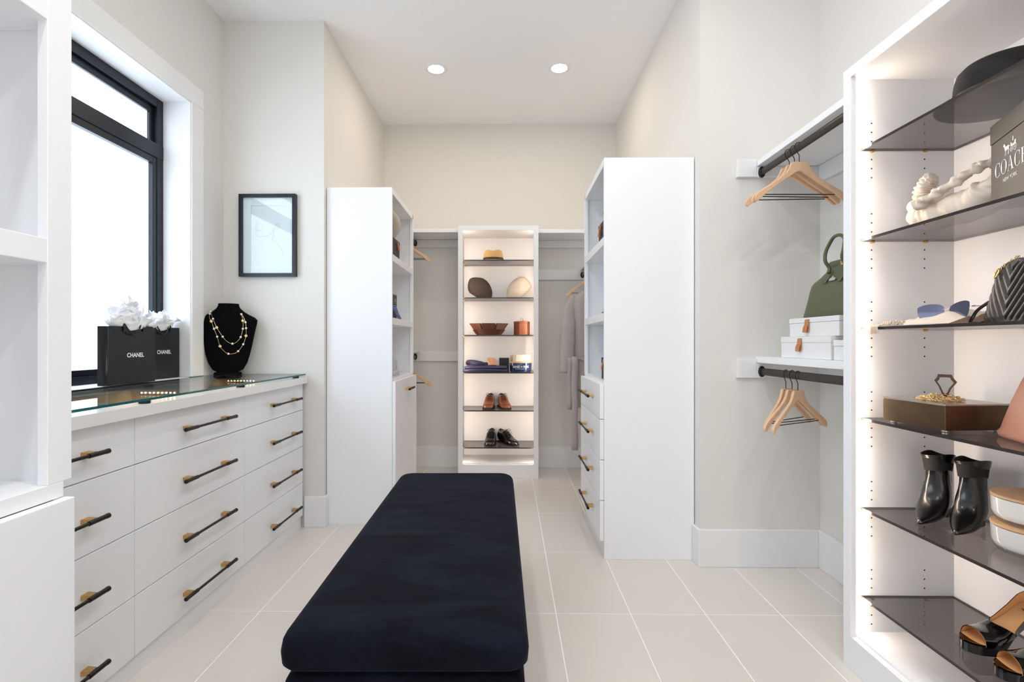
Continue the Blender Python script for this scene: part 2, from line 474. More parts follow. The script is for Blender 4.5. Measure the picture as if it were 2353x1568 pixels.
# ---- open cabinets
def open_cabinet(name, label, cat, s, xf, xb, y0, y1, Ht, shelves, zlow, fronts, stile=0.035, sh_t=0.042, pull_L=0.3, pullz=None, top_t=0.036, far=0.004):
    t = thing(name, label, cat, ((xf + xb) / 2, (y0 + y1) / 2, 0))
    xi = xf - s * 0.02
    part('side_panel', MB().box(xb, y0, 0, xf, y0 + 0.018, Ht), PAINT, t, bevel=0.0015)
    part('side_panel', MB().box(xb, y1 - 0.018, 0, xi, y1, Ht - 0.0), PAINT, t)
    part('back_panel', MB().box(xb, y0 + 0.018, 0.1, xb + s * 0.01, y1 - 0.018, Ht - 0.001), PAINT, t)
    part('top_panel', MB().box(xb + s * 0.01, y0 + 0.018, Ht - top_t, xf, y1 - 0.018, Ht), PAINT, t, bevel=0.0012)
    part('stile', MB().box(xi, y1 - stile, zlow, xf, y1, Ht), PAINT, t, bevel=0.0012)
    for z in shelves:
        part('shelf', MB().box(xb + s * 0.01, y0 + 0.018, z - sh_t, xf - s * 0.001, y1 - 0.018, z), PAINT, t, bevel=0.0012)
    part('counter_panel', MB().box(xb + s * 0.01, y0 + 0.018, zlow - 0.03, xf, y1 - 0.018, zlow), PAINT, t, bevel=0.0012)
    part('plinth', MB().box(xb + s * 0.01, y0 + 0.018, 0, xf - s * 0.006, y1 - 0.018, 0.085), PAINT, t)
    kind, zs = fronts
    for i in range(len(zs) - 1):
        d = part(kind, MB().box(xf + s * 0.001, y0 + 0.002, zs[i] + 0.0018, xf + s * 0.021, y1 + far, zs[i + 1] - 0.0018), PAINT, t, bevel=0.0015)
        pz = pullz[i] if pullz else (zs[i] + zs[i + 1]) / 2 + 0.01
        pull(d, xf + s * 0.021, s, (y0 + y1) / 2, pz, pull_L)
    return t

open_cabinet('bookcase', 'white open bookcase filling the near left edge of the picture', 'bookcase', 1, -0.851, -1.34, 0.25, 0.98, 2.4,
             [1.302, 1.752], 0.845, ('cabinet_door', [0.09, 0.8165]), stile=0.052, sh_t=0.045, pullz=[0.72], far=-0.017)
open_cabinet('tall_cabinet', 'tall white cabinet left of the far lit unit with a hamper door', 'cabinet', 1, -0.707, NL + 0.004, 3.085, 3.785, 2.054,
             [1.262, 1.652], 0.885, ('hamper_door', [0.09, 0.872]), pull_L=0.16, pullz=[0.80])
open_cabinet('tall_cabinet', 'tall white cabinet with four drawers right of the bench', 'cabinet', -1, 0.489, NR - 0.004, 2.608, 3.29, 2.054,
             [1.262, 1.655], 0.912, ('drawer', [0.092, 0.30, 0.508, 0.716, 0.897]), pull_L=0.33)

# ---- lit display units (local frame: x across, front at y=0)
def display_unit(label, loc, rz, Wd, D, Ht, zs, floor_z, pin_y):
    t = thing('lit_display_unit', label, 'shelving unit', loc, rz)
    P = lambda n, mb, m, **k: part(n, mb, m, t, world=False, **k)
    P('side_panel', MB().box(0, 0.02, 0, 0.02, D, Ht), PAINT); P('side_panel', MB().box(Wd - 0.02, 0.02, 0, Wd, D, Ht), PAINT)
    P('stile', MB().box(0, 0, 0, 0.038, 0.02, Ht), PAINT, bevel=0.0015); P('stile', MB().box(Wd - 0.038, 0, 0, Wd, 0.02, Ht), PAINT, bevel=0.0015)
    P('back_panel', MB().box(0.02, D - 0.01, 0, Wd - 0.02, D, Ht), PAINT)
    P('top_panel', MB().box(0.02, 0.02, Ht - 0.034, Wd - 0.02, D - 0.01, Ht), PAINT); P('top_rail', MB().box(0.038, 0, Ht - 0.036, Wd - 0.038, 0.02, Ht), PAINT, bevel=0.0015)
    P('bottom_panel', MB().box(0.02, 0.02, floor_z - 0.02, Wd - 0.02, D - 0.01, floor_z), PAINT)
    P('plinth', MB().box(0.038, 0, 0, Wd - 0.038, 0.02, floor_z - 0.006), PAINT, bevel=0.0015)
    pins = MB(); holes = MB()
    for xx, sx in ((0.0203, 1), (Wd - 0.0203, -1)):
        for yy in pin_y:
            hz_ = set()
            for z in zs:
                for k in (-3, -2, -1, 1, 2, 3): hz_.add(round(z - 0.006 + k * 0.031, 4))
            for z in hz_:
                if floor_z + 0.02 < z < Ht - 0.06:
                    holes.add([(xx, yy + 0.0027 * math.cos(q * PI / 4), z + 0.0027 * math.sin(q * PI / 4)) for q in range(8)], [tuple(range(8))])
    P('pin_holes', holes, HOLE, stuff=True)
    strip = MB().box(0.024, 0.0215, floor_z + 0.004, 0.033, 0.026, Ht - 0.04)
    P('led_strip', strip, WARMLED, label='glowing warm strip behind the stile')
    P('led_strip', MB().box(Wd - 0.033, 0.0215, floor_z + 0.004, Wd - 0.024, 0.026, Ht - 0.04), WARMLED, label='glowing warm strip behind the stile')
    for z in zs:
        gl = MB().box(0.0225, 0.045, z - 0.009, Wd - 0.0225, D - 0.014, z, 1)
        gl.m[0] = gl.m[1] = 0
        gs = P('glass_shelf', gl, [SMOKED, SMOKEDGE], label='smoked glass shelf')
        for xx, sx in ((0.02, 1), (Wd - 0.02, -1)):
            for yy in pin_y:
                part('shelf_pin', MB().box(xx, yy - 0.004, z - 0.0135, xx + sx * 0.011, yy + 0.004, z - 0.0093), BRASS, gs, world=False)
    return t
ZC = [0.243, 0.549, 0.862, 1.171, 1.481, 1.791]
ZR = [0.244, 0.546, 0.853, 1.161, 1.463, 1.773]
display_unit('lit white shelf unit with smoked glass shelves in the middle of the far wall', (-0.411, 4.149, 0), 0, 0.656, 0.355, 2.062, ZC, 0.118, (0.09, 0.26))
display_unit('large lit white shelf unit with smoked glass shelves along the right edge', (1.16, 1.782, 0), -PI / 2, 1.05, 0.372, 2.045, ZR, 0.118, (0.083, 0.262))

# ---- hanging shelves with rods
def oval_rod(x, y0, y1, z, mb):
    rings = []
    for y in (y0, y1):
        rings.append([(x + 0.0095 * math.cos(a), y, z + 0.0175 * math.sin(a)) for a in [2 * PI * i / 20 for i in range(20)]])
    mb.loft(rings)
def flange(x, y, z, dy):
    rings = []
    for yy, q in ((y, 1.0), (y + dy * 0.006, 1.0), (y + dy * 0.008, 0.85)):
        rings.append([(x + 0.0165 * q * math.cos(a), yy, z + 0.027 * q * math.sin(a)) for a in [2 * PI * i / 24 for i in range(24)]])
    return MB().loft(rings)
def hang_shelf(label, boards, cleats, rods):
    b0 = boards[0]
    t = thing('hanging_shelf', label, 'closet shelf', ((b0[0] + b0[3]) / 2, (b0[1] + b0[4]) / 2, b0[2]))
    for b_ in boards: part('shelf_board', MB().box(*b_), PAINT, t, bevel=0.0015)
    for b_ in cleats: part('cleat', MB().box(*b_), TRIM, t, bevel=0.002)
    for (x, ya, yb, z, flip) in rods:
        r = MB(); oval_rod(x, ya, yb, z, r)
        part('rod', r, BRONZEROD, t, smooth=40, label='dark bronze hanging rod')
        for e in flip:
            y_, d_ = e
            part('rod_flange', flange(x, y_, z, d_), BLACKMETAL, t, smooth=40)
    return t
ZT = 2.004
hang_shelf('upper white closet shelf with a rod in the right alcove',
           [(1.222, 1.784, ZT - 0.028, XR - 0.002, YR - 0.001, ZT)],
           [(1.125, YR - 0.02, ZT - 0.08, 1.2205, YR - 0.001, ZT + 0.008), (1.2215, YR - 0.02, ZT - 0.08, XR - 0.002, YR - 0.001, ZT - 0.029), (XR - 0.02, 1.784, ZT - 0.11, XR - 0.001, YR - 0.021, ZT - 0.029)],
           [(1.243, 1.786, YR - 0.02, 1.945, [(YR - 0.0205, -1)])])
ZM = 1.04
hang_shelf('lower white closet shelf with a rod in the right alcove',
           [(1.222, 1.784, ZM - 0.03, XR - 0.002, YR - 0.001, ZM)],
           [(1.125, YR - 0.02, ZM - 0.105, 1.2205, YR - 0.001, ZM - 0.012), (1.2215, YR - 0.02, ZM - 0.105, XR - 0.002, YR - 0.001, ZM - 0.031), (XR - 0.02, 1.784, ZM - 0.105, XR - 0.001, YR - 0.021, ZM - 0.031)],
           [(1.243, 1.786, YR - 0.02, 0.967, [(YR - 0.0205, -1)])])
hang_shelf('upper white closet shelf left of the far lit unit',
           [(NL + 0.002, 4.20, 2.02, -0.4125, YB - 0.001, 2.05), (NL + 0.002, 3.79, 2.02, -0.79, 4.199, 2.05)],
           [(NL + 0.002, YB - 0.02, 1.953, -0.4125, YB - 0.001, 2.018)],
           [(-0.824, 3.79, YB - 0.021, 1.988, [(YB - 0.0205, -1)])])
hang_shelf('lower white closet shelf left of the far lit unit',
           [(NL + 0.002, 3.79, 1.02, -0.795, YB - 0.001, 1.05)],
           [(-0.794, YB - 0.02, 0.943, -0.4125, YB - 0.001, 1.03), (NL + 0.002, YB - 0.02, 0.943, -0.7945, YB - 0.001, 1.019)],
           [(-0.824, 3.79, YB - 0.021, 0.982, [(YB - 0.0205, -1)])])
hang_shelf('high white closet shelf right of the far lit unit',
           [(0.2465, 4.20, 2.012, NR - 0.002, YB - 0.001, 2.042)],
           [(0.2465, YB - 0.02, 1.945, NR - 0.002, YB - 0.001, 2.011)], [])
hang_shelf('white shelf and rod holding the grey robe',
           [(0.637, 3.30, 1.745, NR - 0.002, YB - 0.001, 1.775)],
           [(0.2465, YB - 0.02, 1.662, 0.636, YB - 0.001, 1.752), (0.637, YB - 0.02, 1.662, NR - 0.002, YB - 0.001, 1.744)],
           [(0.652, 3.30, YB - 0.021, 1.705, [(YB - 0.0205, -1)])])

# ---- bench
VELVET = M('navy_black_velvet', rgb(11, 12, 20), 0.85, nscale=5, namt=0.3, bump=0.25, bscale=7, sheen=0.0, spec=0.08, stretch=(1.0, 2.4, 1))
def velvet_nap(m):
    """patchy nap: bluish sheen of brushed areas painted into the base colour"""
    nt = m.node_tree; N = nt.nodes; L = nt.links; b = N['Principled BSDF']
    tc = N.new('ShaderNodeTexCoord'); mp = N.new('ShaderNodeMapping'); mp.inputs['Scale'].default_value = (1.6, 5.0, 2)
    nz = N.new('ShaderNodeTexNoise'); nz.inputs['Scale'].default_value = 2.1; nz.inputs['Detail'].default_value = 9; nz.inputs['Roughness'].default_value = 0.68; nz.inputs['Distortion'].default_value = 0.5
    cr = N.new('ShaderNodeValToRGB')  # ramp puts the nap's bluish sheen into the colour
    cr.color_ramp.elements[0].position = 0.42; cr.color_ramp.elements[0].color = (0.0042, 0.0044, 0.0068, 1)
    cr.color_ramp.elements[1].position = 0.78; cr.color_ramp.elements[1].color = (0.0115, 0.0142, 0.028, 1)
    L.new(tc.outputs['Object'], mp.inputs[0]); L.new(mp.outputs[0], nz.inputs['Vector']); L.new(nz.outputs['Fac'], cr.inputs[0]); L.new(cr.outputs[0], b.inputs['Base Color'])
    b.inputs['Sheen Weight'].default_value = 0.035; b.inputs['Sheen Roughness'].default_value = 0.4; b.inputs['Sheen Tint'].default_value = (0.6, 0.68, 1, 1)
velvet_nap(VELVET)
be = thing('storage_bench', 'long black velvet storage bench with a lift up lid in the middle of the floor', 'bench', (-0.245, 1.785, 0))
def cushion(x0, x1, y0, y1, z0, z1, r, crown=0.0, n=24):
    """upholstered slab: rounded plan, rounded top edge, slightly crowned"""
    mb = MB(); rings = []
    cx, cy = (x0 + x1) / 2, (y0 + y1) / 2; hx, hy = (x1 - x0) / 2, (y1 - y0) / 2
    def plan(off, z, rc):
        pts = []
        ax, ay = hx - off, hy - off; rc = max(rc - off * 0.3, 0.004)
        for qx, qy, a0 in ((1, 1, 0), (-1, 1, PI / 2), (-1, -1, PI), (1, -1, 1.5 * PI)):
            for k in range(7):
                a = a0 + PI / 2 * k / 6
                pts.append((cx + qx * (ax - rc) + rc * math.cos(a), cy + qy * (ay - rc) + rc * math.sin(a), z))
            # mid-edge points keep the long faces divided
        return pts
    rings.append(plan(0.006, z0, r)); rings.append(plan(0.0, z0 + 0.008, r)); rings.append(plan(-0.002, (z0 + z1) / 2 - 0.01, r))
    for k in range(0, 7):
        a = PI / 2 * k / 6
        rings.append(plan(0.05 * (1 - math.cos(a)), z1 - 0.04 + 0.04 * math.sin(a), r))
    for q in (0.3, 0.6, 0.85):
        rings.append([(cx + (p[0] - cx) * (1 - q), cy + (p[1] - cy) * (1 - q), z1 + crown * (1 - (1 - q) ** 2)) for p in rings[9]])
    mb.loft(rings)
    return mb
part('lid', cushion(-0.517, 0.034, 1.10, 2.50, 0.392, 0.478, 0.045, 0.014), VELVET, be, smooth=60)
part('bench_base', cushion(-0.510, 0.027, 1.108, 2.49, 0.03, 0.385, 0.03), VELVET, be, smooth=60)
part('lid_gap', MB().box(-0.49, 1.13, 0.385, 0.005, 2.45, 0.392), HOLE, be)
for x, y in ((-0.46, 1.16), (-0.03, 1.16), (-0.46, 2.41), (-0.03, 2.41)):
    part('foot', MB().lathe([(0.018, 0), (0.02, 0.003), (0.022, 0.03)], 16, (x, y, 0)), BLACKMETAL, be, smooth=40)
be.rotation_euler = (0, 0, 0.016)
# ================================================================ ITEMS
GIFTPAPER = M('matte_black_card', rgb(19, 17, 18), 0.4, nscale=12, namt=0.06)
BLACKPAPER = M('satin_black_paper', rgb(13, 12, 14), 0.34, nscale=12, namt=0.06, spec=0.32)
WHITEPRINT = M('white_print', rgb(245, 244, 242), 0.5, nscale=40, namt=0.01)
TISSUE = M('white_tissue_paper', rgb(246, 247, 252), 0.8, nscale=15, namt=0.02, bump=0.3, bscale=40)
TISSUE.node_tree.nodes['Principled BSDF'].inputs['Subsurface Weight'].default_value = 0.0
CORD = M('black_cord', rgb(20, 20, 24), 0.6, nscale=80, namt=0.1)
BLACKVELVET = M('black_display_velvet', rgb(7, 7, 10), 0.95, nscale=60, namt=0.2, spec=0.1)
PEARL = M('pearl', rgb(238, 232, 226), 0.18, nscale=20, namt=0.03, coat=0.6)
LEATHERTAB = M('tan_leather_tab', rgb(193, 126, 76), 0.5, nscale=40, namt=0.1, bump=0.1)
LINEN = M('white_linen_cloth', rgb(238, 238, 237), 0.8, nscale=140, namt=0.04, bump=0.25, bscale=220, stretch=(1, 1, 0.25))
GREENLEATHER = M('olive_green_leather', rgb(84, 92, 62), 0.42, nscale=60, namt=0.05, bump=0.08, bscale=260)
BLACKLEATHER = M('soft_black_leather', rgb(24, 21, 22), 0.34, nscale=60, namt=0.08, bump=0.08, bscale=240)
BOOTLEATHER = M('polished_black_leather', rgb(14, 13, 15), 0.25, nscale=18, namt=0.1, bump=0.1, bscale=24, coat=0.35)
PATENT = M('black_patent_leather', rgb(8, 8, 10), 0.05, nscale=20, namt=0.05, coat=1.0)
NUDE = M('tan_insole_leather', rgb(222, 172, 118), 0.45, nscale=30, namt=0.05)
CREAM = M('cream_soft_leather', rgb(222, 208, 193), 0.42, nscale=30, namt=0.03, bump=0.12, bscale=30)
SALMON = M('salmon_leather', rgb(208, 146, 122), 0.45, nscale=50, namt=0.04, bump=0.06, bscale=300)
DARKFELT = M('black_knit_straw', rgb(21, 20, 22), 0.85, nscale=160, namt=0.35, bump=0.8, bscale=170)
AGEDBRONZE = M('aged_bronze', rgb(98, 80, 62), 0.3, 0.9, nscale=7, namt=0.75, bump=0.04, bscale=40)
LIDMETAL = M('pale_bronze_lid', rgb(190, 178, 168), 0.2, 0.85, nscale=7, namt=0.08)
DARKBRONZE = M('dark_bronze', rgb(96, 76, 68), 0.3, 0.8, nscale=20, namt=0.1)
STEEL = M('brushed_steel_foot', rgb(200, 200, 200), 0.25, 1.0)
DARKBOX = M('charcoal_box_cloth', rgb(62, 56, 56), 0.7, nscale=90, namt=0.08, bump=0.1)
NAVYCLOTH = M('navy_cotton', rgb(54, 53, 84), 0.85, nscale=40, namt=0.08, bump=0.2, bscale=200)
WALNUT = M('carved_walnut', rgb(88, 48, 31), 0.35, nscale=7, namt=0.3, stretch=(1, 6, 6), bump=0.1)
TEAK = M('warm_teak', rgb(126, 71, 41), 0.35, nscale=8, namt=0.2, stretch=(6, 6, 1))
BROWNSHOE = M('cognac_leather', rgb(126, 62, 30), 0.25, nscale=25, namt=0.18, coat=0.3)
BLACKSHOE = M('black_dress_leather', rgb(22, 19, 18), 0.22, nscale=25, namt=0.15, coat=0.3)
SOLE = M('dark_sole', rgb(30, 22, 18), 0.6, nscale=40, namt=0.1)

# ---- hangers
def make_hanger():
    t = thing('clothes_hanger', 'hanger', 'hanger', (0, 0, 0), 0)
    half = [(0.0, -0.082), (0.030, -0.082), (0.037, -0.084), (0.045, -0.105), (0.06, -0.127), (0.085, -0.148), (0.13, -0.176), (0.175, -0.203), (0.2, -0.222),
            (0.208, -0.236), (0.206, -0.248), (0.196, -0.252), (0.15, -0.214), (0.08, -0.168), (0.035, -0.138), (0.012, -0.124), (0.0, -0.121)]
    bow = lambda x: -0.012 * (x / 0.2) ** 2
    for sgn in (-1, 1):
        m = MB(); n = len(half)
        half_ = [(0.94 * a, b_) for a, b_ in half]; fr = [(sgn * a, -0.006 + bow(a), b_) for a, b_ in half_]; bk = [(sgn * a, 0.006 + bow(a), b_) for a, b_ in half_]
        fs = [(i, (i + 1) % n, n + (i + 1) % n, n + i) for i in range(n - 1)]
        # split the outline into quads top/bottom so that the bowed faces stay clean
        for k in range(n // 2):
            q = (k, k + 1, n - 2 - k, n - 1 - k) if n - 2 - k > k + 1 else (k, k + 1, n - 1 - k)
            if len(set(q)) >= 3:
                fs.append(q); fs.append(tuple(n + i for i in reversed(q)))
        m.add(fr + bk, fs)
        part('hanger_arm', m, HANGWOOD, t, world=False, smooth=35, bevel=0.0025)
    hk = [(0, 0, -0.095), (0, 0, -0.055), (-0.003, 0, -0.048), (-0.013, 0, -0.034)]
    for k in range(0, 13):
        a = PI * 1.12 - (PI * 1.15) * k / 12
        hk.append((0.0195 * math.cos(a), 0, -0.0166 + 0.0188 * math.sin(a)))
    part('hook', MB().tube(hk, 0.0017, 8), BLACKMETAL, t, world=False, smooth=180)
    part('trouser_bar', MB().tube([(-0.165, -0.008, -0.214), (-0.16, -0.002, -0.221), (0.16, -0.002, -0.221), (0.165, -0.008, -0.214)], 0.0022, 8), BLACKMETAL, t, world=False, smooth=180)
    return t
hg = make_hanger()
HZ = 0.0175
def put_hanger(x, y, z, rz, label, group):
    global hg_used
    if not hg_used:
        hg.location = (x, y, z); hg.rotation_euler = (0, 0, rz); hg['label'] = label; hg['group'] = group; hg_used = True
        return hg
    return dup(hg, (x, y, z), rz, label, group)
hg_used = False
for y, rz, lb in [(2.195, 0.02, 'nearest of three beech hangers on the upper right rod'), (2.232, 0.06, 'middle one of three beech hangers on the upper right rod'), (2.272, -0.04, 'farthest of three beech hangers on the upper right rod')]:
    put_hanger(1.243, y, 1.945 + HZ + 0.0005, rz, lb, 'hangers in the right alcove')
for y, rz, lb in [(2.205, 0.52, 'nearest of three beech hangers on the lower right rod'), (2.25, 0.46, 'middle one of three beech hangers on the lower right rod'), (2.30, 0.60, 'farthest of three beech hangers on the lower right rod')]:
    put_hanger(1.243, y, 0.967 + HZ + 0.0005, rz, lb, 'hangers in the right alcove')
for y, z, rz, lb in [(4.08, 1.988, 0.05, 'front beech hanger on the upper rod behind the left tall cabinet'), (4.13, 1.988, 0.09, 'rear beech hanger on the upper rod behind the left tall cabinet'),
                     (4.12, 0.982, 0.0, 'front beech hanger on the lower rod behind the left tall cabinet'), (4.17, 0.982, 0.05, 'rear beech hanger on the lower rod behind the left tall cabinet')]:
    put_hanger(-0.824, y, z + HZ + 0.0005, rz, lb, 'hangers left of the far lit unit')
put_hanger(0.652, 4.06, 1.705 + HZ + 0.0005, 0.0, 'beech hanger carrying the grey robe', 'hangers right of the far lit unit')

# ---- grey robe
ROBE = M('grey_cotton_robe', rgb(176, 167, 166), 0.9, nscale=14, namt=0.04, bump=0.25, bscale=60)
rb = thing('robe', 'long grey belted robe hanging beside the far lit unit', 'robe', (0.652, 4.06, 1.50))
body = MB(); rings = []
prof = [(1.525, 0.045, 0.05), (1.515, 0.075, 0.055), (1.49, 0.11, 0.06), (1.455, 0.142, 0.068), (1.40, 0.152, 0.075), (1.25, 0.145, 0.08), (1.1, 0.14, 0.08), (0.995, 0.13, 0.075), (0.9, 0.145, 0.085), (0.75, 0.155, 0.09), (0.6, 0.165, 0.095)]
for z, hw, hd in prof:
    r = []
    for i in range(40):
        a = 2 * PI * i / 40
        f = 1 + (0.07 * math.sin(9 * a + 3 * z) + 0.04 * math.sin(5 * a - 6 * z)) * min(1, max(0, (1.46 - z) * 3))
        r.append((0.652 + hw * f * math.cos(a), 4.06 - 0.004 + hd * f * math.sin(a), z))
    rings.append(r)
body.loft(rings)
part('robe_body', body, ROBE, rb, smooth=180)
for sgn in (-1, 1):
    p = smooth_path([(0.652 + sgn * 0.12, 4.05, 1.462), (0.652 + sgn * 0.156, 4.048, 1.40), (0.652 + sgn * 0.168, 4.04, 1.25), (0.652 + sgn * 0.178, 4.035, 1.12), (0.652 + sgn * 0.185, 4.03, 0.99), (0.652 + sgn * 0.188, 4.03, 0.87)], 4)
    rr = [0.034 + 0.022 * min(1, k / 8) + 0.004 * math.sin(k * 1.7) for k in range(len(p))]
    m = MB().tube(p, rr, 16, flat=0.6)
    part('sleeve', m, ROBE, rb, smooth=180)
def strap_strip(path, w, th, wob=0.0):
    m = MB(); rings = []
    for k, (x, y, z) in enumerate(path):
        dx = wob * math.sin(k * 1.3)
        rings.append([(x - w / 2 + dx, y - th, z), (x + dx, y - th * 1.8, z), (x + w / 2 + dx, y - th, z), (x + w / 2 + dx, y + th, z), (x + dx, y + th * 0.3, z), (x - w / 2 + dx, y + th, z)])
    return m.loft(rings)
part('belt_loop', MB().tube(smooth_path([(0.652 - 0.125, 4.02, 0.985), (0.58, 3.975, 0.975), (0.652, 3.958, 0.945), (0.72, 3.975, 0.965), (0.77, 4.02, 0.985)], 5), 0.011, 8, flat=0.4), ROBE, rb, smooth=180)
part('belt_tail', strap_strip([(0.514, 3.952, 1.0 - k * 0.0605) for k in range(13)], 0.05, 0.003, 0.003), ROBE, rb, smooth=180, label='belt end hanging below the hem')
part('belt_tail', strap_strip([(0.478, 3.965, 0.99 - k * 0.045) for k in range(10)], 0.036, 0.003, 0.004), ROBE, rb, smooth=180)

# ---- framed drawing
pf = thing('framed_drawing', 'black framed line drawing of a face in profile on the left return wall', 'picture', (-1.442, YA - 0.001, 1.751))
PX0, PX1, PZ0, PZ1 = -0.171, 0.171, -0.247, 0.247
m = MB(); fw = 0.02; y0, y1 = -0.03, 0.0
m.box(PX0, y0, PZ0, PX0 + fw, y1, PZ1); m.box(PX1 - fw, y0, PZ0, PX1, y1, PZ1); m.box(PX0 + fw, y0, PZ1 - fw, PX1 - fw, y1, PZ1); m.box(PX0 + fw, y0, PZ0, PX1 - fw, y1, PZ0 + fw)
part('frame', m, BLACKFRAME, pf, world=False)
MATB = M('white_mat_board', rgb(236, 240, 247), 0.8, nscale=60, namt=0.01)
mm = MB(); ix0, ix1, iz0, iz1 = -0.105, 0.105, -0.19, 0.18
a0, a1, c0, c1 = PX0 + fw, PX1 - fw, PZ0 + fw, PZ1 - fw
mm.box(a0, -0.014, c0, ix0, -0.010, c1); mm.box(ix1, -0.014, c0, a1, -0.010, c1); mm.box(ix0, -0.014, iz1, ix1, -0.010, c1); mm.box(ix0, -0.014, c0, ix1, -0.010, iz0)
part('mat_board', mm, MATB, pf, world=False)
part('paper', MB().box(a0, -0.009, c0, a1, -0.005, c1), MATB, pf, world=False)
def zoom2(p): return ((p[0] - 622) * 0.000462 * 0.98, -0.0093, (782 - p[1]) * 0.000462 * 1.0)
ln = MB()
for pts in ([(465, 598), (474, 604), (470, 625), (452, 660), (446, 675), (462, 682), (482, 668), (484, 645)], [(446, 685), (455, 705), (490, 712), (530, 712)], [(460, 738), (466, 716), (500, 722)], [(452, 742), (452, 765), (462, 782), (500, 796), (560, 790), (620, 776), (662, 745), (690, 700), (712, 676)],
            [(712, 676), (722, 640), (745, 622), (768, 640), (764, 670), (745, 695), (718, 712), (695, 726), (690, 700)], [(728, 650), (746, 645), (742, 668), (722, 684)], [(686, 730), (678, 790), (690, 806), (698, 788), (688, 745)], [(672, 800), (672, 830), (690, 852), (735, 885), (775, 930), (808, 985), (824, 1050)]):
    ln.tube(smooth_path([zoom2(p) for p in pts], 5), 0.0006, 5)
part('ink_line', ln, M('faded_ink', rgb(150, 158, 170), 0.8), pf, world=False)
part('glazing', MB().box(a0, -0.02, c0, a1, -0.018, c1), CLEARGLASS, pf, world=False)

# ---- paper carrier bags with tissue
def carrier(label, loc, rz, w, h, d, tx, seed, spread):
    t = thing('paper_carrier_bag', label, 'shopping bag', loc, rz, 'paper bags on the window sill')
    P = lambda n, mb, mt, **k: part(n, mb, mt, t, world=False, **k)
    m = MB(); th = 0.0012
    m.box(-w / 2, -th, 0, w / 2, 0, h); m.box(-w / 2, d - th, 0, w / 2, d, h); m.box(-w / 2, 0, 0, w / 2, d - th, th)
    P('bag_panel', m, BLACKPAPER)
    for sg in (-1, 1):
        g_ = MB(); x = sg * w / 2
        A = [(x, 0, 0), (x - sg * 0.008, d / 2, 0), (x, d - th, 0)]; B = [(x, 0, h), (x - sg * 0.02, d / 2, h), (x, d - th, h)]
        g_.add(A + B, [(0, 1, 4, 3), (1, 2, 5, 4)])
        P('gusset', g_, BLACKPAPER, solid=0.001)
    for yy in (-0.003, d + 0.002):
        hp = smooth_path([(-w * 0.2, yy, h - 0.022), (-w * 0.215, yy - 0.004, h + 0.012), (-w * 0.16, yy - 0.008, h - 0.01), (-w * 0.05, yy - 0.011, h - 0.035), (w * 0.06, yy - 0.01, h - 0.028), (w * 0.12, yy - 0.008, h + 0.012), (w * 0.2, yy - 0.003, h + 0.004), (w * 0.21, yy, h - 0.02)], 5)
        P('cord_handle', MB().tube(hp, 0.0032, 8), CORD, smooth=180)
    vs, fs = text_poly('CHANEL', 0.041 * tx[2], 0.0005)
    P('lettering', MB().add([(a + tx[0], -th - 0.0004, b_ + tx[1]) for a, b_ in vs], fs), WHITEPRINT, label='white bold capitals CHANEL')
    rnd = random.Random(seed)
    from mathutils import noise
    n = 46; tm = MB()
    for layer in range(4):
        rings = []; ph = [rnd.uniform(0, 6.28) for _ in range(4)]
        s_ = 1 - 0.2 * layer
        zt = spread[1] * (0.66 + 0.12 * layer)
        for k in range(11):
            q = k / 10; r = []
            for i in range(n):
                a = 2 * PI * i / n
                rx = (w / 2 - 0.012) * (0.6 + 0.35 * q * s_) * s_ + spread[0] * q ** 1.5 * s_
                ry = (d / 2 - 0.006) * s_ + 0.04 * q ** 1.2 * s_
                jag = 0.8 + 0.2 * math.sin(2 * a + ph[0]) * math.sin(a + ph[1])
                if q > 0.8: jag += 0.16 * noise.noise((3 * math.cos(a) + seed, 3 * math.sin(a), layer))
                p = Vector((rx * math.cos(a), d / 2 + ry * math.sin(a), h - 0.03 + q * zt * jag))
                nv = noise.noise_vector(p * 26 + Vector((seed, layer * 3.1, 0))) * 0.02 * q + noise.noise_vector(p * 70 + Vector((seed, layer, 2))) * 0.009 * q
                r.append(tuple(p + nv))
            rings.append(r)
        tm.loft(rings, 0, False, False)
    P('tissue_paper', tm, TISSUE, label='crumpled white tissue paper')
    return t
carrier('larger black paper carrier bag on the left with tissue paper', (-1.694, 2.272, 0.9247), PI / 2, 0.285, 0.255, 0.046, (0.015, 0.127, 0.66), 3, (0.05, 0.165))
carrier('black paper carrier bag half hidden behind the larger one', (-1.762, 2.566, 0.9247), PI / 2, 0.265, 0.262, 0.043, (0.012, 0.135, 0.66), 9, (0.02, 0.12))

# ---- necklace bust and necklace
bloc = (-1.61, 2.90, 0.9225); brz = 0.42
bu = thing('necklace_bust', 'black velvet necklace bust on the glass top by the corner', 'jewellery display', bloc, brz)
bp = [(0.018, 0.055, 0.028), (0.03, 0.078, 0.034), (0.07, 0.1, 0.042), (0.12, 0.114, 0.05), (0.172, 0.125, 0.058), (0.22, 0.134, 0.062), (0.267, 0.143, 0.06), (0.298, 0.15, 0.054), (0.318, 0.152, 0.048), (0.333, 0.138, 0.045), (0.35, 0.106, 0.042), (0.367, 0.08, 0.04), (0.385, 0.062, 0.04), (0.402, 0.054, 0.041), (0.412, 0.054, 0.041)]
lean = lambda z: 0.10 * z + 0.0
BSC = 1.0
def bust_hw(z):
    for k in range(len(bp) - 1):
        if bp[k][0] <= z <= bp[k + 1][0]:
            q = (z - bp[k][0]) / (bp[k + 1][0] - bp[k][0])
            return bp[k][1] + q * (bp[k + 1][1] - bp[k][1]), bp[k][2] + q * (bp[k + 1][2] - bp[k][2])
    return bp[-1][1], bp[-1][2]
m = MB(); rings = []
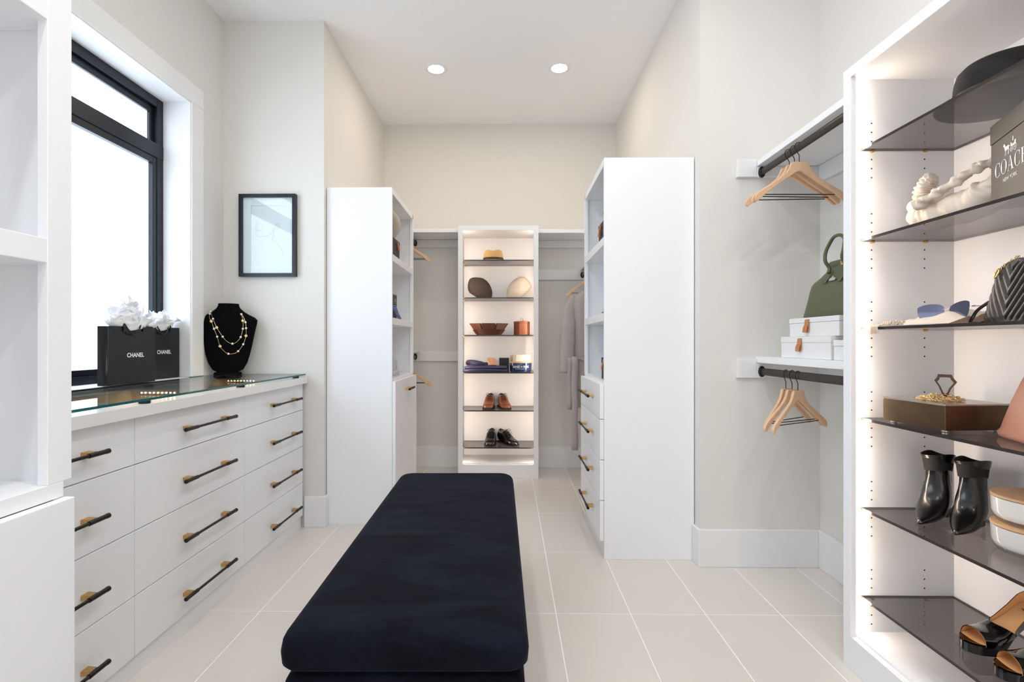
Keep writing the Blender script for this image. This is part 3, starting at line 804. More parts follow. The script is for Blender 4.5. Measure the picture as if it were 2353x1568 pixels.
for z, hw, d in bp:
    rings.append([(BSC * hw * math.cos(2 * PI * i / 40), lean(z) + (d if math.sin(2 * PI * i / 40) < 0 else d * 0.35) * math.sin(2 * PI * i / 40), z) for i in range(40)])
m.loft(rings)
part('bust_form', m, BLACKVELVET, bu, world=False, smooth=50)
part('bust_base', MB().lathe([(0.07, 0), (0.073, 0.002), (0.073, 0.012), (0.066, 0.018)], 6, (0, 0.0, 0), 1, 0.62), BLACKVELVET, bu, world=False, bevel=0.002)
part('bust_neck', MB().lathe([(0.05, 0.016), (0.05, 0.03)], 20, (0, 0.002, 0), 1, 0.45), BLACKVELVET, bu, world=False, smooth=40)
nk = thing('pearl_necklace', 'gold necklace with pearls in two strands round the black bust', 'necklace', bloc, brz)
def on_bust(px, py, off=0.0068):
    x = (px - 1475) * 0.000632 * 0.93; z = (872 - py) * 0.000632
    hw, d = bust_hw(z); q = min(0.985, abs(x) / (hw * BSC))
    return Vector((x, lean(z) - d * math.sqrt(1 - q * q) - off, z))
outer = [(1322, 298), (1318, 350), (1336, 385), (1362, 455), (1390, 525), (1415, 610), (1450, 655), (1485, 678), (1530, 676), (1568, 656), (1612, 593), (1635, 515), (1636, 447), (1630, 392), (1612, 345), (1592, 318)]
inner = [(1326, 300), (1350, 365), (1385, 442), (1437, 525), (1475, 568), (1520, 588), (1560, 568), (1590, 528), (1608, 452), (1608, 380), (1594, 322)]
ch = MB()
for st in (outer, inner):
    ch.tube(smooth_path([on_bust(*p) for p in st], 5), 0.0012, 6)
back = [on_bust(1322, 298), Vector((-0.09, 0.045, 0.366)), Vector((-0.05, 0.072, 0.385)), Vector((0.0, 0.078, 0.388)), Vector((0.05, 0.072, 0.385)), Vector((0.08, 0.05, 0.37)), on_bust(1592, 318)]
ch.tube(smooth_path(back, 5), 0.0012, 6)
part('gold_chain', ch, GOLD, nk, world=False, smooth=180)
for p in [(1322, 298), (1318, 320), (1350, 365), (1362, 455), (1390, 525), (1437, 525), (1520, 588), (1485, 678), (1568, 656), (1612, 593), (1590, 528), (1608, 452), (1636, 447), (1630, 392), (1592, 318)]:
    part('pearl', MB().ball(on_bust(*p), 0.0062, 12, 8), PEARL, nk, world=False, smooth=180)
for p in [(1336, 388), (1385, 443), (1415, 610), (1635, 516), (1606, 378)]:
    c = on_bust(*p)
    part('gold_disc', MB().lathe([(0.004, -0.0015), (0.0095, -0.0012), (0.0105, 0), (0.0095, 0.0012), (0.004, 0.0018)], 16).__class__().loft([[(c.x + r * math.cos(2 * PI * i / 16), c.y - yy, c.z + r * math.sin(2 * PI * i / 16)) for i in range(16)] for r, yy in ((0.0065, -0.001), (0.0085, 0.0), (0.0075, 0.0016), (0.004, 0.002))]), GOLD, nk, world=False, smooth=40)
# ================================================================ RIGHT LIT UNIT: things on the glass shelves
ZS = [z + 0.0006 for z in ZR]
def face(delta): return -PI / 2 + delta      # front (-y) turned to the room

# ---- shelf 6 (top): wide brimmed hat
ht = thing('wide_brim_hat', 'black woven wide brim hat on the top shelf of the right unit', 'hat', (1.368, 1.42, ZS[5]))
part('brim', MB().lathe([(0.106, 0.002), (0.12, 0.0), (0.152, 0.003), (0.1535, 0.0055), (0.15, 0.006), (0.12, 0.0035), (0.106, 0.006)], 56, cap0=False, cap1=False), DARKFELT, ht, world=False, smooth=60)
part('crown', MB().lathe([(0.108, 0.004), (0.112, 0.012), (0.112, 0.04), (0.109, 0.07), (0.103, 0.092), (0.09, 0.106), (0.065, 0.113), (0.02, 0.112), (0.001, 0.11)], 56, cap0=False), DARKFELT, ht, world=False, smooth=60)
part('hat_band', MB().lathe([(0.1126, 0.008), (0.1135, 0.009), (0.1135, 0.03), (0.1126, 0.031)], 56, cap0=False, cap1=False), M('black_ribbon', rgb(14, 14, 16), 0.4), ht, world=False, smooth=60)

# ---- shelf 5: cream ruched bag and black gift box
cb = thing('ruched_bag', 'cream leather hobo bag with a gathered twisted handle', 'handbag', (1.352, 1.54, ZS[4]), face(0.155))
def ruche_body():
    spine = smooth_path([(-0.128, 0, 0.105), (-0.122, 0, 0.072), (-0.1, 0, 0.054), (-0.05, 0, 0.048), (0.02, 0, 0.05), (0.07, 0, 0.062), (0.1, 0, 0.088), (0.11, 0, 0.122)], 12)
    rz_ = [0.03, 0.045, 0.053, 0.0475, 0.049, 0.053, 0.036, 0.02]
    m = MB(); rings = []; n = 40; K = len(spine)
    for k, p in enumerate(spine):
        q = k / (K - 1) * 7; i0 = min(int(q), 6); f = q - i0
        R = rz_[i0] * (1 - f) + rz_[i0 + 1] * f
        t = (spine[min(k + 1, K - 1)] - spine[max(k - 1, 0)]).normalized()
        up = Vector((0, 1, 0)).cross(t) * -1
        if up.z < 0 and abs(t.z) < 0.9: up = -up
        r = []
        for i in range(n):
            a = 2 * PI * i / n
            fold = -0.13 * abs(math.sin(k * 0.21 + 0.5 * math.sin(a) + 0.2 * math.sin(3 * a))) ** 14 + 0.045 * math.sin(k * 0.62 + 1.6 * math.sin(a)) ** 3 + 0.04 * math.sin(k * 0.35 - 2.2 * math.cos(a)) * math.sin(2 * a)
            rr = R * (1 + fold)
            v = p + up * (rr * math.sin(a)) + Vector((0, 1, 0)) * (rr * 0.95 * math.cos(a))
            r.append((v.x, v.y, max(v.z, 0.001)))
        rings.append(r)
    m.loft(rings); return m
part('bag_body', ruche_body(), CREAM, cb, world=False, smooth=180)
pth = smooth_path([(-0.116, 0.0, 0.085), (-0.121, 0.002, 0.108), (-0.118, 0.004, 0.134), (-0.104, 0.004, 0.158), (-0.084, 0.0, 0.172)], 16)
K_ = len(pth) - 1; rings = []
for k, p in enumerate(pth):
    t = (pth[min(k + 1, K_)] - pth[max(k - 1, 0)]).normalized(); a_ = Vector((0, 1, 0)); b_ = t.cross(a_).normalized(); ring = []
    q = k / K_
    for i in range(32):
        a = 2 * PI * i / 32
        R = 0.0235 * (0.95 + 0.28 * math.sin(PI * min(1, q * 1.15))) * (1 + 0.1 * math.sin(k * 0.95 + 0.9 * math.sin(a + 0.05 * k)) + 0.05 * math.sin(5 * a + k * 0.25) + (0.09 * math.cos(9 * a) if q > 0.72 else 0))
        if q > 0.9: R *= 1 - 0.55 * (q - 0.9) / 0.1
        ring.append(p + a_ * R * math.cos(a) + b_ * R * math.sin(a) * 0.92)
    rings.append(ring)
m = MB().loft(rings)
part('scrunched_knot', m, CREAM, cb, world=False, smooth=180)
pth = smooth_path([(-0.09, -0.05, 0.078), (-0.068, -0.054, 0.086), (-0.035, -0.045, 0.1), (0.005, -0.036, 0.118), (0.045, -0.026, 0.138), (0.078, -0.014, 0.152), (0.098, -0.002, 0.15), (0.108, 0.002, 0.132), (0.11, 0.0, 0.112)], 9)
m = MB(); rings = []
for k, p in enumerate(pth):
    t = (pth[min(k + 1, len(pth) - 1)] - pth[max(k - 1, 0)]).normalized()
    a_ = Vector((0, 1, 0)); b_ = t.cross(a_).normalized()
    tw = k * 0.28; R = 0.0125 + 0.002 * math.sin(k * 1.15) + (0.008 * max(0, 1 - k / 14))
    ring = []
    for i in range(20):
        a = 2 * PI * i / 20
        rr = R * (1 + 0.28 * math.cos(2 * (a - tw)) + 0.1 * math.sin(k * 1.9 + 3 * a))
        ring.append(p + a_ * rr * math.cos(a) + b_ * rr * math.sin(a))
    rings.append(ring)
m.loft(rings)
part('twisted_handle', m, CREAM, cb, world=False, smooth=180)
part('bag_ring', MB().tube([(0.119 + 0.011 * math.cos(q * PI / 8), -0.004, 0.142 + 0.011 * math.sin(q * PI / 8)) for q in range(16)], 0.0016, 8, closed=True), BRASS, cb, world=False, smooth=180)

gb = thing('gift_box', 'tall black gift box with white lettering on the second shelf down', 'box', (1.290, 1.382, ZS[4]), face(-0.41))
bw, bd, bhh = 0.21, 0.11, 0.222
part('box_body', MB().box(0, 0.001, 0, bw, bd, bhh - 0.05), GIFTPAPER, gb, world=False, bevel=0.0012)
part('box_lid', MB().box(-0.0015, -0.0005, bhh - 0.0495, bw + 0.0015, bd + 0.0015, bhh), GIFTPAPER, gb, world=False, bevel=0.0012)
def didone(mb, txt, x, z, hgt, y):
    """high-contrast serif capitals: ring and stem shapes built as flat polygons"""
    T, t = 0.2 * hgt, 0.035 * hgt
    def put(poly):
        n = len(poly); mb.add([(x0 + px * 1.0, y, z + pz) for px, pz in poly], [tuple(range(n))])
    x0 = x
    def rect(a, b, c, d): put([(a, b), (c, b), (c, d), (a, d)])
    def arc(cx, rx, rz, a0, a1, n=26):
        pts = []
        for i in range(n + 1):
            a = math.radians(a0 + (a1 - a0) * i / n)
            w = t + (T - t) * abs(math.cos(a)) ** 1.6
            pts.append(((cx + rx * math.cos(a), hgt / 2 + rz * math.sin(a)), (cx + (rx - w) * math.cos(a), hgt / 2 + (rz - t) * math.sin(a))))
        for i in range(n): put([pts[i][0], pts[i + 1][0], pts[i + 1][1], pts[i][1]])
    for ch in txt:
        if ch == 'C':
            arc(0.42 * hgt, 0.42 * hgt, 0.51 * hgt, 52, 308)
            rect(0.66 * hgt, 0.66 * hgt, 0.72 * hgt, 0.98 * hgt); rect(0.66 * hgt, 0.04 * hgt, 0.72 * hgt, 0.26 * hgt); adv = 0.86
        elif ch == 'O':
            arc(0.44 * hgt, 0.44 * hgt, 0.51 * hgt, 0, 360, 44); adv = 0.95
        elif ch == 'A':
            put([(0.08 * hgt, 0), (0.08 * hgt + t * 1.4, 0), (0.40 * hgt, hgt), (0.36 * hgt, hgt)])
            put([(0.36 * hgt, hgt), (0.56 * hgt, 0), (0.56 * hgt + T * 1.25, 0), (0.46 * hgt, hgt)])
            rect(0.18 * hgt, 0.33 * hgt, 0.56 * hgt, 0.33 * hgt + t); rect(0, 0, 0.24 * hgt, t); rect(0.46 * hgt, 0, 0.9 * hgt, t); adv = 0.94
        elif ch == 'H':
            for a in (0.1, 0.62): rect(a * hgt, 0, a * hgt + T, hgt); rect(a * hgt - 0.09 * hgt, 0, a * hgt + T + 0.09 * hgt, t); rect(a * hgt - 0.09 * hgt, hgt - t, a * hgt + T + 0.09 * hgt, hgt)
            rect(0.1 * hgt + T, 0.5 * hgt, 0.62 * hgt, 0.5 * hgt + t); adv = 0.98
        x0 += adv * hgt
m = MB(); YF = 0.0006
didone(m, 'COACH', 0.024, 0.076, 0.0365, YF - 0.0002)
part('wordmark', m, WHITEPRINT, gb, world=False, label='white serif capitals COACH')
vs, fs = text_poly('NEW YORK', 0.0135, 0.0002)
part('wordmark', MB().add([(a + 0.102, YF - 0.0002, b_ + 0.059) for a, b_ in vs], fs), WHITEPRINT, gb, world=False, label='small white capitals NEW YORK')
m = MB()
def flat(pts): m.add([(0.105 + 1.3 * a, YF - 0.0002, 0.127 + 1.3 * b_) for a, b_ in pts], [tuple(range(len(pts)))])
def ringp(cx, cz, r, w=0.0012):
    k = 16
    for i in range(k):
        a, b_ = 2 * PI * i / k, 2 * PI * (i + 1) / k
        flat([(cx + r * math.cos(a), cz + r * math.sin(a)), (cx + r * math.cos(b_), cz + r * math.sin(b_)), (cx + (r - w) * math.cos(b_), cz + (r - w) * math.sin(b_)), (cx + (r - w) * math.cos(a), cz + (r - w) * math.sin(a))])
    for i in range(4):
        a = PI * i / 4; dx, dz = math.cos(a), math.sin(a)
        flat([(cx - r * dx - 0.0003 * dz, cz - r * dz + 0.0003 * dx), (cx + r * dx - 0.0003 * dz, cz + r * dz + 0.0003 * dx), (cx + r * dx + 0.0003 * dz, cz + r * dz - 0.0003 * dx), (cx - r * dx + 0.0003 * dz, cz - r * dz - 0.0003 * dx)])
ringp(0.004, 0.0, 0.0055); ringp(0.0175, 0.0, 0.0068)
flat([(0.001, 0.004), (0.02, 0.004), (0.022, 0.0125), (0.016, 0.0135), (0.0145, 0.0085), (0.006, 0.0085), (0.004, 0.0125), (0.0005, 0.0125)])
flat([(0.008, 0.0135), (0.0115, 0.0135), (0.0118, 0.022), (0.009, 0.0225)])
flat([(-0.021, 0.003), (-0.006, 0.0035), (-0.004, 0.009), (-0.007, 0.0115), (-0.0175, 0.011), (-0.021, 0.0165), (-0.0255, 0.0185), (-0.0285, 0.0135), (-0.0245, 0.0125), (-0.0225, 0.0075)])
for a in (-0.0205, -0.0165, -0.0085, -0.006): flat([(a, 0.0035), (a + 0.0016, 0.0035), (a + 0.0006, -0.0065), (a - 0.001, -0.0065)])
flat([(-0.006, 0.0072), (0.001, 0.0075), (0.001, 0.0085), (-0.006, 0.0082)])
part('carriage_emblem', m, WHITEPRINT, gb, world=False, label='small white horse and carriage emblem')

# ---- shelf 4: scarf, sunglasses, quilted bag
SCARF = M('cream_fringed_scarf', rgb(222, 206, 189), 0.95, nscale=60, namt=0.05, bump=0.3, bscale=120)
sc = thing('fringed_scarf', 'cream fringed scarf lying rumpled on the glass shelf under sunglasses', 'scarf', (1.30, 1.55, ZS[3]), face(0.0))
def scarf_fn(u, v, top):
    x = -0.15 + 0.272 * u
    y = -0.088 + 0.20 * v
    env = math.sin(PI * min(1, max(0, v))) ** 0.6
    h = (0.019 + 0.044 * max(0, (u - 0.18)) ** 0.9) * env
    h *= 0.5 + 0.5 * abs(math.sin(9 * v + 3.2 * math.sin(4.2 * u) + 2.5 * u)) ** 0.6
    h += 0.006 * env * math.sin(23 * u + 6 * v) * min(1, u * 3)
    if u > 0.86: h *= 1 - 0.55 * ((u - 0.86) / 0.14)
    return (x + 0.008 * math.sin(9 * v), y + 0.012 * math.sin(7 * u), max(0.0015, h + 0.0015) if top else 0.0005)
m = MB(); m.grid(lambda u, v: scarf_fn(u, v, True), 70, 46); part('scarf_cloth', m, SCARF, sc, world=False, smooth=180)
m = MB(); rnd = random.Random(4)
for k in range(120):
    u0 = 0.02 + 0.36 * (k / 120) ** 1.1; x0, y0, z0 = scarf_fn(u0, 0.02, True)
    y0 = -0.088 + rnd.uniform(-0.004, 0.012); hang = 0.005 + rnd.uniform(0, 0.008) if u0 < 0.12 else 0
    xx = x0 + rnd.uniform(-0.003, 0.003); zz = 0.004 + rnd.uniform(0, 0.006)
    if hang:
        pts = [(xx, y0, zz), (xx + rnd.uniform(-.004, .004), -0.1, 0.004), (xx + rnd.uniform(-.006, .006), -0.1035 - rnd.uniform(0, .004), -0.003), (xx + rnd.uniform(-.01, .01), -0.104 - rnd.uniform(0, .004), -0.012 - hang)]
    else:
        pts = [(xx, y0 + 0.01, zz + 0.004), (xx + rnd.uniform(-.006, .006), y0 - 0.002, 0.006 + rnd.uniform(0, 0.012)), (xx + rnd.uniform(-.012, .012), y0 - 0.008, 0.0015)]
    m.tube(pts, 0.0011, 4)
part('fringe', m, SCARF, sc, world=False, smooth=180, stuff=True)

LENS = M('blue_mirror_lens', rgb(140, 146, 176), 0.03, 0.9, nscale=4, namt=0.05)
sg = thing('sunglasses', 'rimless blue mirrored sunglasses resting on the cream scarf', 'sunglasses', (1.252, 1.475, ZS[3] + 0.012), math.atan2(-0.93, 0.36))
def lens_outline(cx, s):
    pts = [(-0.029, 0.012), (-0.026, 0.019), (-0.012, 0.0235), (0.006, 0.0225), (0.022, 0.017), (0.0285, 0.006), (0.026, -0.010), (0.014, -0.021), (-0.004, -0.024), (-0.02, -0.019), (-0.027, -0.006)]
    return [(cx + s * a, b_) for a, b_ in [(p.x, p.y) for p in smooth_path([(x, z, 0) for x, z in pts], 4, True)]]
for cx, s, dz in ((-0.034, 1, 0.0), (0.036, -1, 0.003)):
    part('lens', MB().prism(lens_outline(cx, s), lambda a, b_, d: (a, d - 1.6 * a * a * 3, b_ + 0.024 + dz + 0.12 * (a - cx)), 0, 0.0016), LENS, sg, world=False, smooth=30)
    ox = cx - s * 0.0285
    part('temple_arm', MB().tube(smooth_path([(ox, 0.001, 0.034 + dz), (ox + s * -0.003, 0.03, 0.034 + dz), (ox - s * 0.002, 0.06, 0.034 + dz * 0.7), (ox, 0.08, 0.026 + dz * 0.5)], 5), 0.0013, 6), STEEL, sg, world=False, smooth=180)
    part('hinge', MB().box(ox - 0.004, -0.002, 0.032 + dz, ox + 0.004, 0.002, 0.0345 + dz), STEEL, sg, world=False)
part('bridge', MB().tube(smooth_path([(-0.009, 0, 0.03), (0, 0.0, 0.035), (0.011, 0, 0.04)], 5), 0.0013, 6), STEEL, sg, world=False, smooth=180)

qb = thing('quilted_bag', 'black chevron quilted handbag with gold zip pull beside the scarf', 'handbag', (1.240, 1.287, ZS[3]), face(-0.30))
def qb_hw(z): # half width at height
    zz = [0, 0.01, 0.05, 0.09, 0.125, 0.142, 0.151, 0.155]; ww = [0.122, 0.128, 0.114, 0.1, 0.088, 0.074, 0.05, 0.018]
    for k in range(7):
        if z <= zz[k + 1]:
            q = (z - zz[k]) / (zz[k + 1] - zz[k]); return ww[k] + q * (ww[k + 1] - ww[k])
    return ww[-1]
m = MB(); nz_, nx_ = 90, 110
def qb_pt(u, v, s):
    z = 0.155 * v; hw = qb_hw(z); x = hw * (2 * u - 1)
    dpt = 0.038 * (1 - 0.55 * v) * (1 - abs(2 * u - 1) ** 4) ** 0.5
    ph = (z - abs(x) * 1.3) / 0.031
    g_ = abs(math.sin(PI * ph)) ** 0.4
    edge = min(1, (1 - abs(2 * u - 1)) * 9, v * 12, (1 - v) * 9)
    return (x, 0.035 + s * (dpt + 0.0075 * (g_ - 0.4) * edge), z)
m.grid(lambda u, v: qb_pt(u, v, -1), nx_, nz_); m.grid(lambda u, v: qb_pt(u, v, 1), nx_, nz_)
part('quilted_body', m, BLACKLEATHER, qb, world=False, smooth=70)
part('top_piping', MB().tube(smooth_path([(-0.09, 0.035, 0.126), (-0.074, 0.035, 0.144), (-0.05, 0.035, 0.153), (0, 0.035, 0.157), (0.05, 0.035, 0.153), (0.074, 0.035, 0.144), (0.09, 0.035, 0.126)], 5), 0.003, 8), BLACKLEATHER, qb, world=False, smooth=180)
zp = MB()
for k in range(6):
    c = Vector((-0.018 - 0.0052 * k, 0.034 - 0.0048 * k, 0.161 - 0.0058 * max(0, k - 1)))
    zp.tube([c + Vector((0.0034 * math.cos(a), 0.0012 * (k % 2), 0.0042 * math.sin(a))) for a in [2 * PI * i / 12 for i in range(12)]], 0.0013, 6, closed=True)
zp.tube([(-0.05 + 0.0065 * math.cos(a), 0.0055 + 0.004 * math.sin(a), 0.126 + 0.011 * math.sin(a)) for a in [2 * PI * i / 18 for i in range(18)]], 0.0022, 8, closed=True)
part('gold_zip_pull', zp, GOLD, qb, world=False, smooth=180)
m = MB(); p = smooth_path([(-0.112, 0.03, 0.062), (-0.122, 0.02, 0.054), (-0.137, 0.006, 0.036), (-0.141, -0.002, 0.018), (-0.131, -0.012, 0.004), (-0.11, -0.016, 0.0025), (-0.06, -0.018, 0.0025)], 7)
rings = [[(q.x, q.y - 0.0012, q.z + 0.001), (q.x + 0.0012, q.y + 0.006, q.z + 0.0012), (q.x + 0.001, q.y + 0.006, q.z - 0.0012), (q.x - 0.0012, q.y - 0.0012, q.z - 0.0012)] for q in p]
m.tube(p, 0.0042, 8, flat=0.45)
part('shoulder_strap', m, BLACKLEATHER, qb, world=False, smooth=180)

# ---- shelf 3: bronze box, chain, salmon tote
bx = thing('bronze_box', 'square aged bronze box with pale lid and steel feet', 'box', (1.233, 1.456, ZS[2]), 0.075)
bs, b0, b1 = 0.195, 0.006, 0.081
part('box_body', MB().box(0, 0, b0, bs, bs + 0.022, b1 - 0.006), AGEDBRONZE, bx, world=False, bevel=0.0015)
part('box_lid', MB().box(-0.001, -0.001, b1 - 0.0055, bs + 0.001, bs + 0.023, b1), LIDMETAL, bx, world=False, bevel=0.0012)
for fx, fy in ((0.018, 0.018), (bs - 0.018, 0.018), (0.018, bs), (bs - 0.018, bs)):
    part('foot', MB().lathe([(0.008, 0), (0.009, 0.001), (0.009, 0.0055)], 16, (fx, fy, 0)), STEEL, bx, world=False, smooth=40)
cz = ZS[2] + b1 + 0.0005
gc = thing('chain_necklace', 'heap of gold chain with a dark bronze angular pendant on the bronze box', 'necklace', (1.305, 1.56, cz))
rnd = random.Random(11); m = MB()
for k in range(70):
    rr = 0.052 * math.sqrt(rnd.random()); a = rnd.uniform(0, 2 * PI)
    zz = 0.003 + 0.024 * max(0, 1 - rr / 0.045) * rnd.random()
    c = Vector((rr * math.cos(a) * 1.05, rr * math.sin(a) * 0.9, zz + 0.001))
    e1 = Vector((rnd.uniform(-1, 1), rnd.uniform(-1, 1), rnd.uniform(-0.5, 0.5))).normalized(); e2 = e1.orthogonal().normalized()
    lp = [c + e1 * 0.0075 * math.cos(q) + e2 * 0.0046 * math.sin(q) for q in [2 * PI * i / 12 for i in range(12)]]
    low = min(p.z for p in lp)
    if low < 0.0016: lp = [p + Vector((0, 0, 0.0016 - low)) for p in lp]
    m.tube(lp, 0.0011, 6, closed=True)
part('chain_links', m, GOLD, gc, world=False, smooth=180, stuff=True, label='pile of gold chain links')
pp = [(-0.016, 0.076), (0.013, 0.0755), (0.0165, 0.066), (0.024, 0.056), (0.0215, 0.051), (0.012, 0.036), (0.006, 0.018), (0.0, 0.010), (-0.006, 0.02), (-0.014, 0.042), (-0.0235, 0.059), (-0.0175, 0.067)]
m = MB(); n = len(pp); cxm, czm = 0.0, 0.047
rings = []
for q, yo in ((1.1, -0.003), (1.1, 0.003), (0.8, 0.003), (0.8, -0.003)):
    rings.append([(cxm + (a - cxm) * q, yo, czm + (b_ - czm) * q + 0.0005) for a, b_ in pp])
rings.append(rings[0]); m.loft(rings, 0, False, False)
pd = part('pendant', m, DARKBRONZE, gc, world=False, bevel=0.001, label='dark bronze angular open pendant')
pd.location = (0.012, -0.004, 0.0); pd.rotation_euler = (0.12, 0, -0.6)

st = thing('salmon_tote', 'salmon leather tote with black and gold handle loop at the right edge', 'handbag', (1.288, 1.29, ZS[2]), face(-0.33))
def tote_ring(z, hw, hd, yc):
    r = []
    for i in range(48):
        a = 2 * PI * i / 48
        c, s_ = math.cos(a), math.sin(a)
        r.append((hw * math.copysign(abs(c) ** 0.35, c), yc + hd * math.copysign(abs(s_) ** 0.5, s_), z))
    return r
m = MB().loft([tote_ring(*q) for q in [(0.0, 0.128, 0.045, 0.055), (0.004, 0.148, 0.056, 0.055), (0.014, 0.153, 0.058, 0.055), (0.025, 0.143, 0.053, 0.055), (0.05, 0.138, 0.048, 0.056), (0.1, 0.126, 0.037, 0.058), (0.15, 0.114, 0.022, 0.06), (0.186, 0.102, 0.01, 0.062), (0.19, 0.1, 0.006, 0.062)]])
part('tote_body', m, SALMON, st, world=False, smooth=60)
for sx in (-1, 1):
    part('gold_grommet', MB().tube([(sx * 0.062 + 0.0075 * math.cos(q * PI / 8), 0.0455, 0.158 + 0.0075 * math.sin(q * PI / 8)) for q in range(16)], 0.0018, 8, closed=True), GOLD, st, world=False, smooth=180)
part('tote_handle', MB().tube(smooth_path([(-0.068, 0.047, 0.15), (-0.06, 0.036, 0.162), (-0.045, 0.034, 0.178), (-0.02, 0.04, 0.215), (0.02, 0.04, 0.215), (0.045, 0.034, 0.178), (0.06, 0.036, 0.162), (0.068, 0.047, 0.15)], 6), 0.0042, 8), BLACKLEATHER, st, world=False, smooth=180)

# ---- shelf 2: ankle boots, candle jars
def ring_fb(F, B, w, n=28, k=0.8, yshift=0):
    F = Vector((0, F[0], F[1])); B = Vector((0, B[0], B[1])); c = (F + B) / 2; d = (F - B) / 2
    r = []
    for i in range(n):
        a = 2 * PI * i / n
        cs, sn = math.cos(a), math.sin(a)
        r.append(c + Vector((1, 0, 0)) * w * math.copysign(abs(cs) ** k, cs) + d * math.copysign(abs(sn) ** 0.9, sn))
    return r
bprof = [((0.0, 0.013), (0.0, 0.004), 0.0035), ((0.012, 0.019), (0.01, 0.003), 0.009), ((0.035, 0.029), (0.03, 0.002), 0.02), ((0.065, 0.043), (0.055, 0.002), 0.031), ((0.092, 0.062), (0.085, 0.004), 0.038),
         ((0.112, 0.09), (0.125, 0.014), 0.04), ((0.119, 0.118), (0.175, 0.035), 0.038), ((0.121, 0.142), (0.198, 0.08), 0.034), ((0.122, 0.162), (0.205, 0.125), 0.031), ((0.122, 0.178), (0.206, 0.165), 0.03),
         ((0.118, 0.187), (0.21, 0.182), 0.033), ((0.108, 0.21), (0.215, 0.206), 0.039), ((0.1, 0.232), (0.218, 0.222), 0.042)]
bprof = [((f[0] * 0.9, f[1] * 0.9), (b_[0] * 0.9, b_[1] * 0.9), w_ * 0.96) for f, b_, w_ in bprof]
def boot(label, loc, rz, mirror):
    t = thing('ankle_boot', label, 'boot', loc, rz, 'black ankle boots')
    rnd = random.Random(5)
    m = MB(); rings = []
    for k, (F, B, w) in enumerate(bprof):
        r = ring_fb(F, B, w)
        if 5 <= k <= 9:
            r = [p + Vector((0.0018 * math.sin(4 * i + k * 2.1), 0.0015 * math.cos(3 * i + k), 0)) for i, p in enumerate(r)]
        if k >= 10:
            r = [p + Vector((0.004 * math.sin(i * 0.45 + 1.0) * (k - 9) / 3, 0.003 * math.sin(i * 0.9) * (k - 9) / 3, 0.006 * math.sin(i * 0.45 + 0.6) * (k == 12))) for i, p in enumerate(r)]
        rings.append(r)
    m.loft(rings, 0, True, False)
    part('boot_upper', m, BOOTLEATHER, t, world=False, smooth=180)
    inn = MB(); a = rings[-1]
    cen = sum((Vector(p) for p in a), Vector()) / len(a)
    i1 = [Vector(p) + (cen - Vector(p)) * 0.06 for p in a]; i2 = [Vector(p) + (cen - Vector(p)) * 0.2 - Vector((0, 0, 0.05)) for p in a]
    inn.loft([a, i1, i2], 0, False, True)
    part('boot_lining', inn, M('dark_lining', rgb(24, 20, 20), 0.8), t, world=False, smooth=60)
    sm = MB()
    sm.tube([p + (p - cen2) * 0.02 for p, cen2 in [(Vector(q), sum((Vector(z) for z in rings[10]), Vector()) / 28) for q in rings[10]]], 0.0012, 6, closed=True)
    part('cuff_seam', sm, BOOTLEATHER, t, world=False, smooth=180)
    hl = MB().prism([(0.146, 0.025), (0.184, 0.045), (0.183, 0.0), (0.158, 0.0)], lambda a_, b_, d: (d, a_, b_), -0.02, 0.02)
    part('heel', hl, SOLE, t, world=False, bevel=0.003)
    return t
boot('black leather ankle boot with pointed toe nearer the unit side, left one of the pair', (1.262, 1.584, ZS[1]), math.atan2(-0.85, 0.53), 1)
boot('black leather ankle boot with pointed toe beside the candle jars', (1.298, 1.497, ZS[1]), math.atan2(-0.83, 0.55), -1)
WHITEWAX = M('white_glazed_jar', rgb(240, 238, 234), 0.12, nscale=6, namt=0.01, coat=0.5)
LIDWOOD = M('bamboo_lid', rgb(214, 172, 128), 0.45, nscale=7, namt=0.12, stretch=(1, 7, 1))
JARGLASS = sheet_glass('jar_glass', (0.95, 0.97, 0.97), 0.0, 0.05)
def jar(label, z):
    t = thing('candle_jar', label, 'candle', (1.402, 1.372, z), 0.5, 'stacked candle jars')
    part('glass_base', MB().lathe([(0.03, 0.0), (0.07, 0.0), (0.079, 0.004), (0.083, 0.012), (0.086, 0.02)], 48, cap1=False), JARGLASS, t, world=False, smooth=60)
    part('jar_body', MB().lathe([(0.02, 0.010), (0.077, 0.011), (0.0855, 0.017), (0.089, 0.03), (0.0905, 0.067), (0.0885, 0.068), (0.087, 0.064)], 56), WHITEWAX, t, world=False, smooth=60)
    part('wooden_lid', MB().lathe([(0.08, 0.0685), (0.089, 0.069), (0.0912, 0.0705), (0.0912, 0.075), (0.089, 0.077), (0.03, 0.077)], 56), LIDWOOD, t, world=False, smooth=50)
    return t
jar('lower white candle jar with wooden lid under the other', ZS[1])
jar('upper white candle jar with wooden lid, stacked on the other', ZS[1] + 0.078)

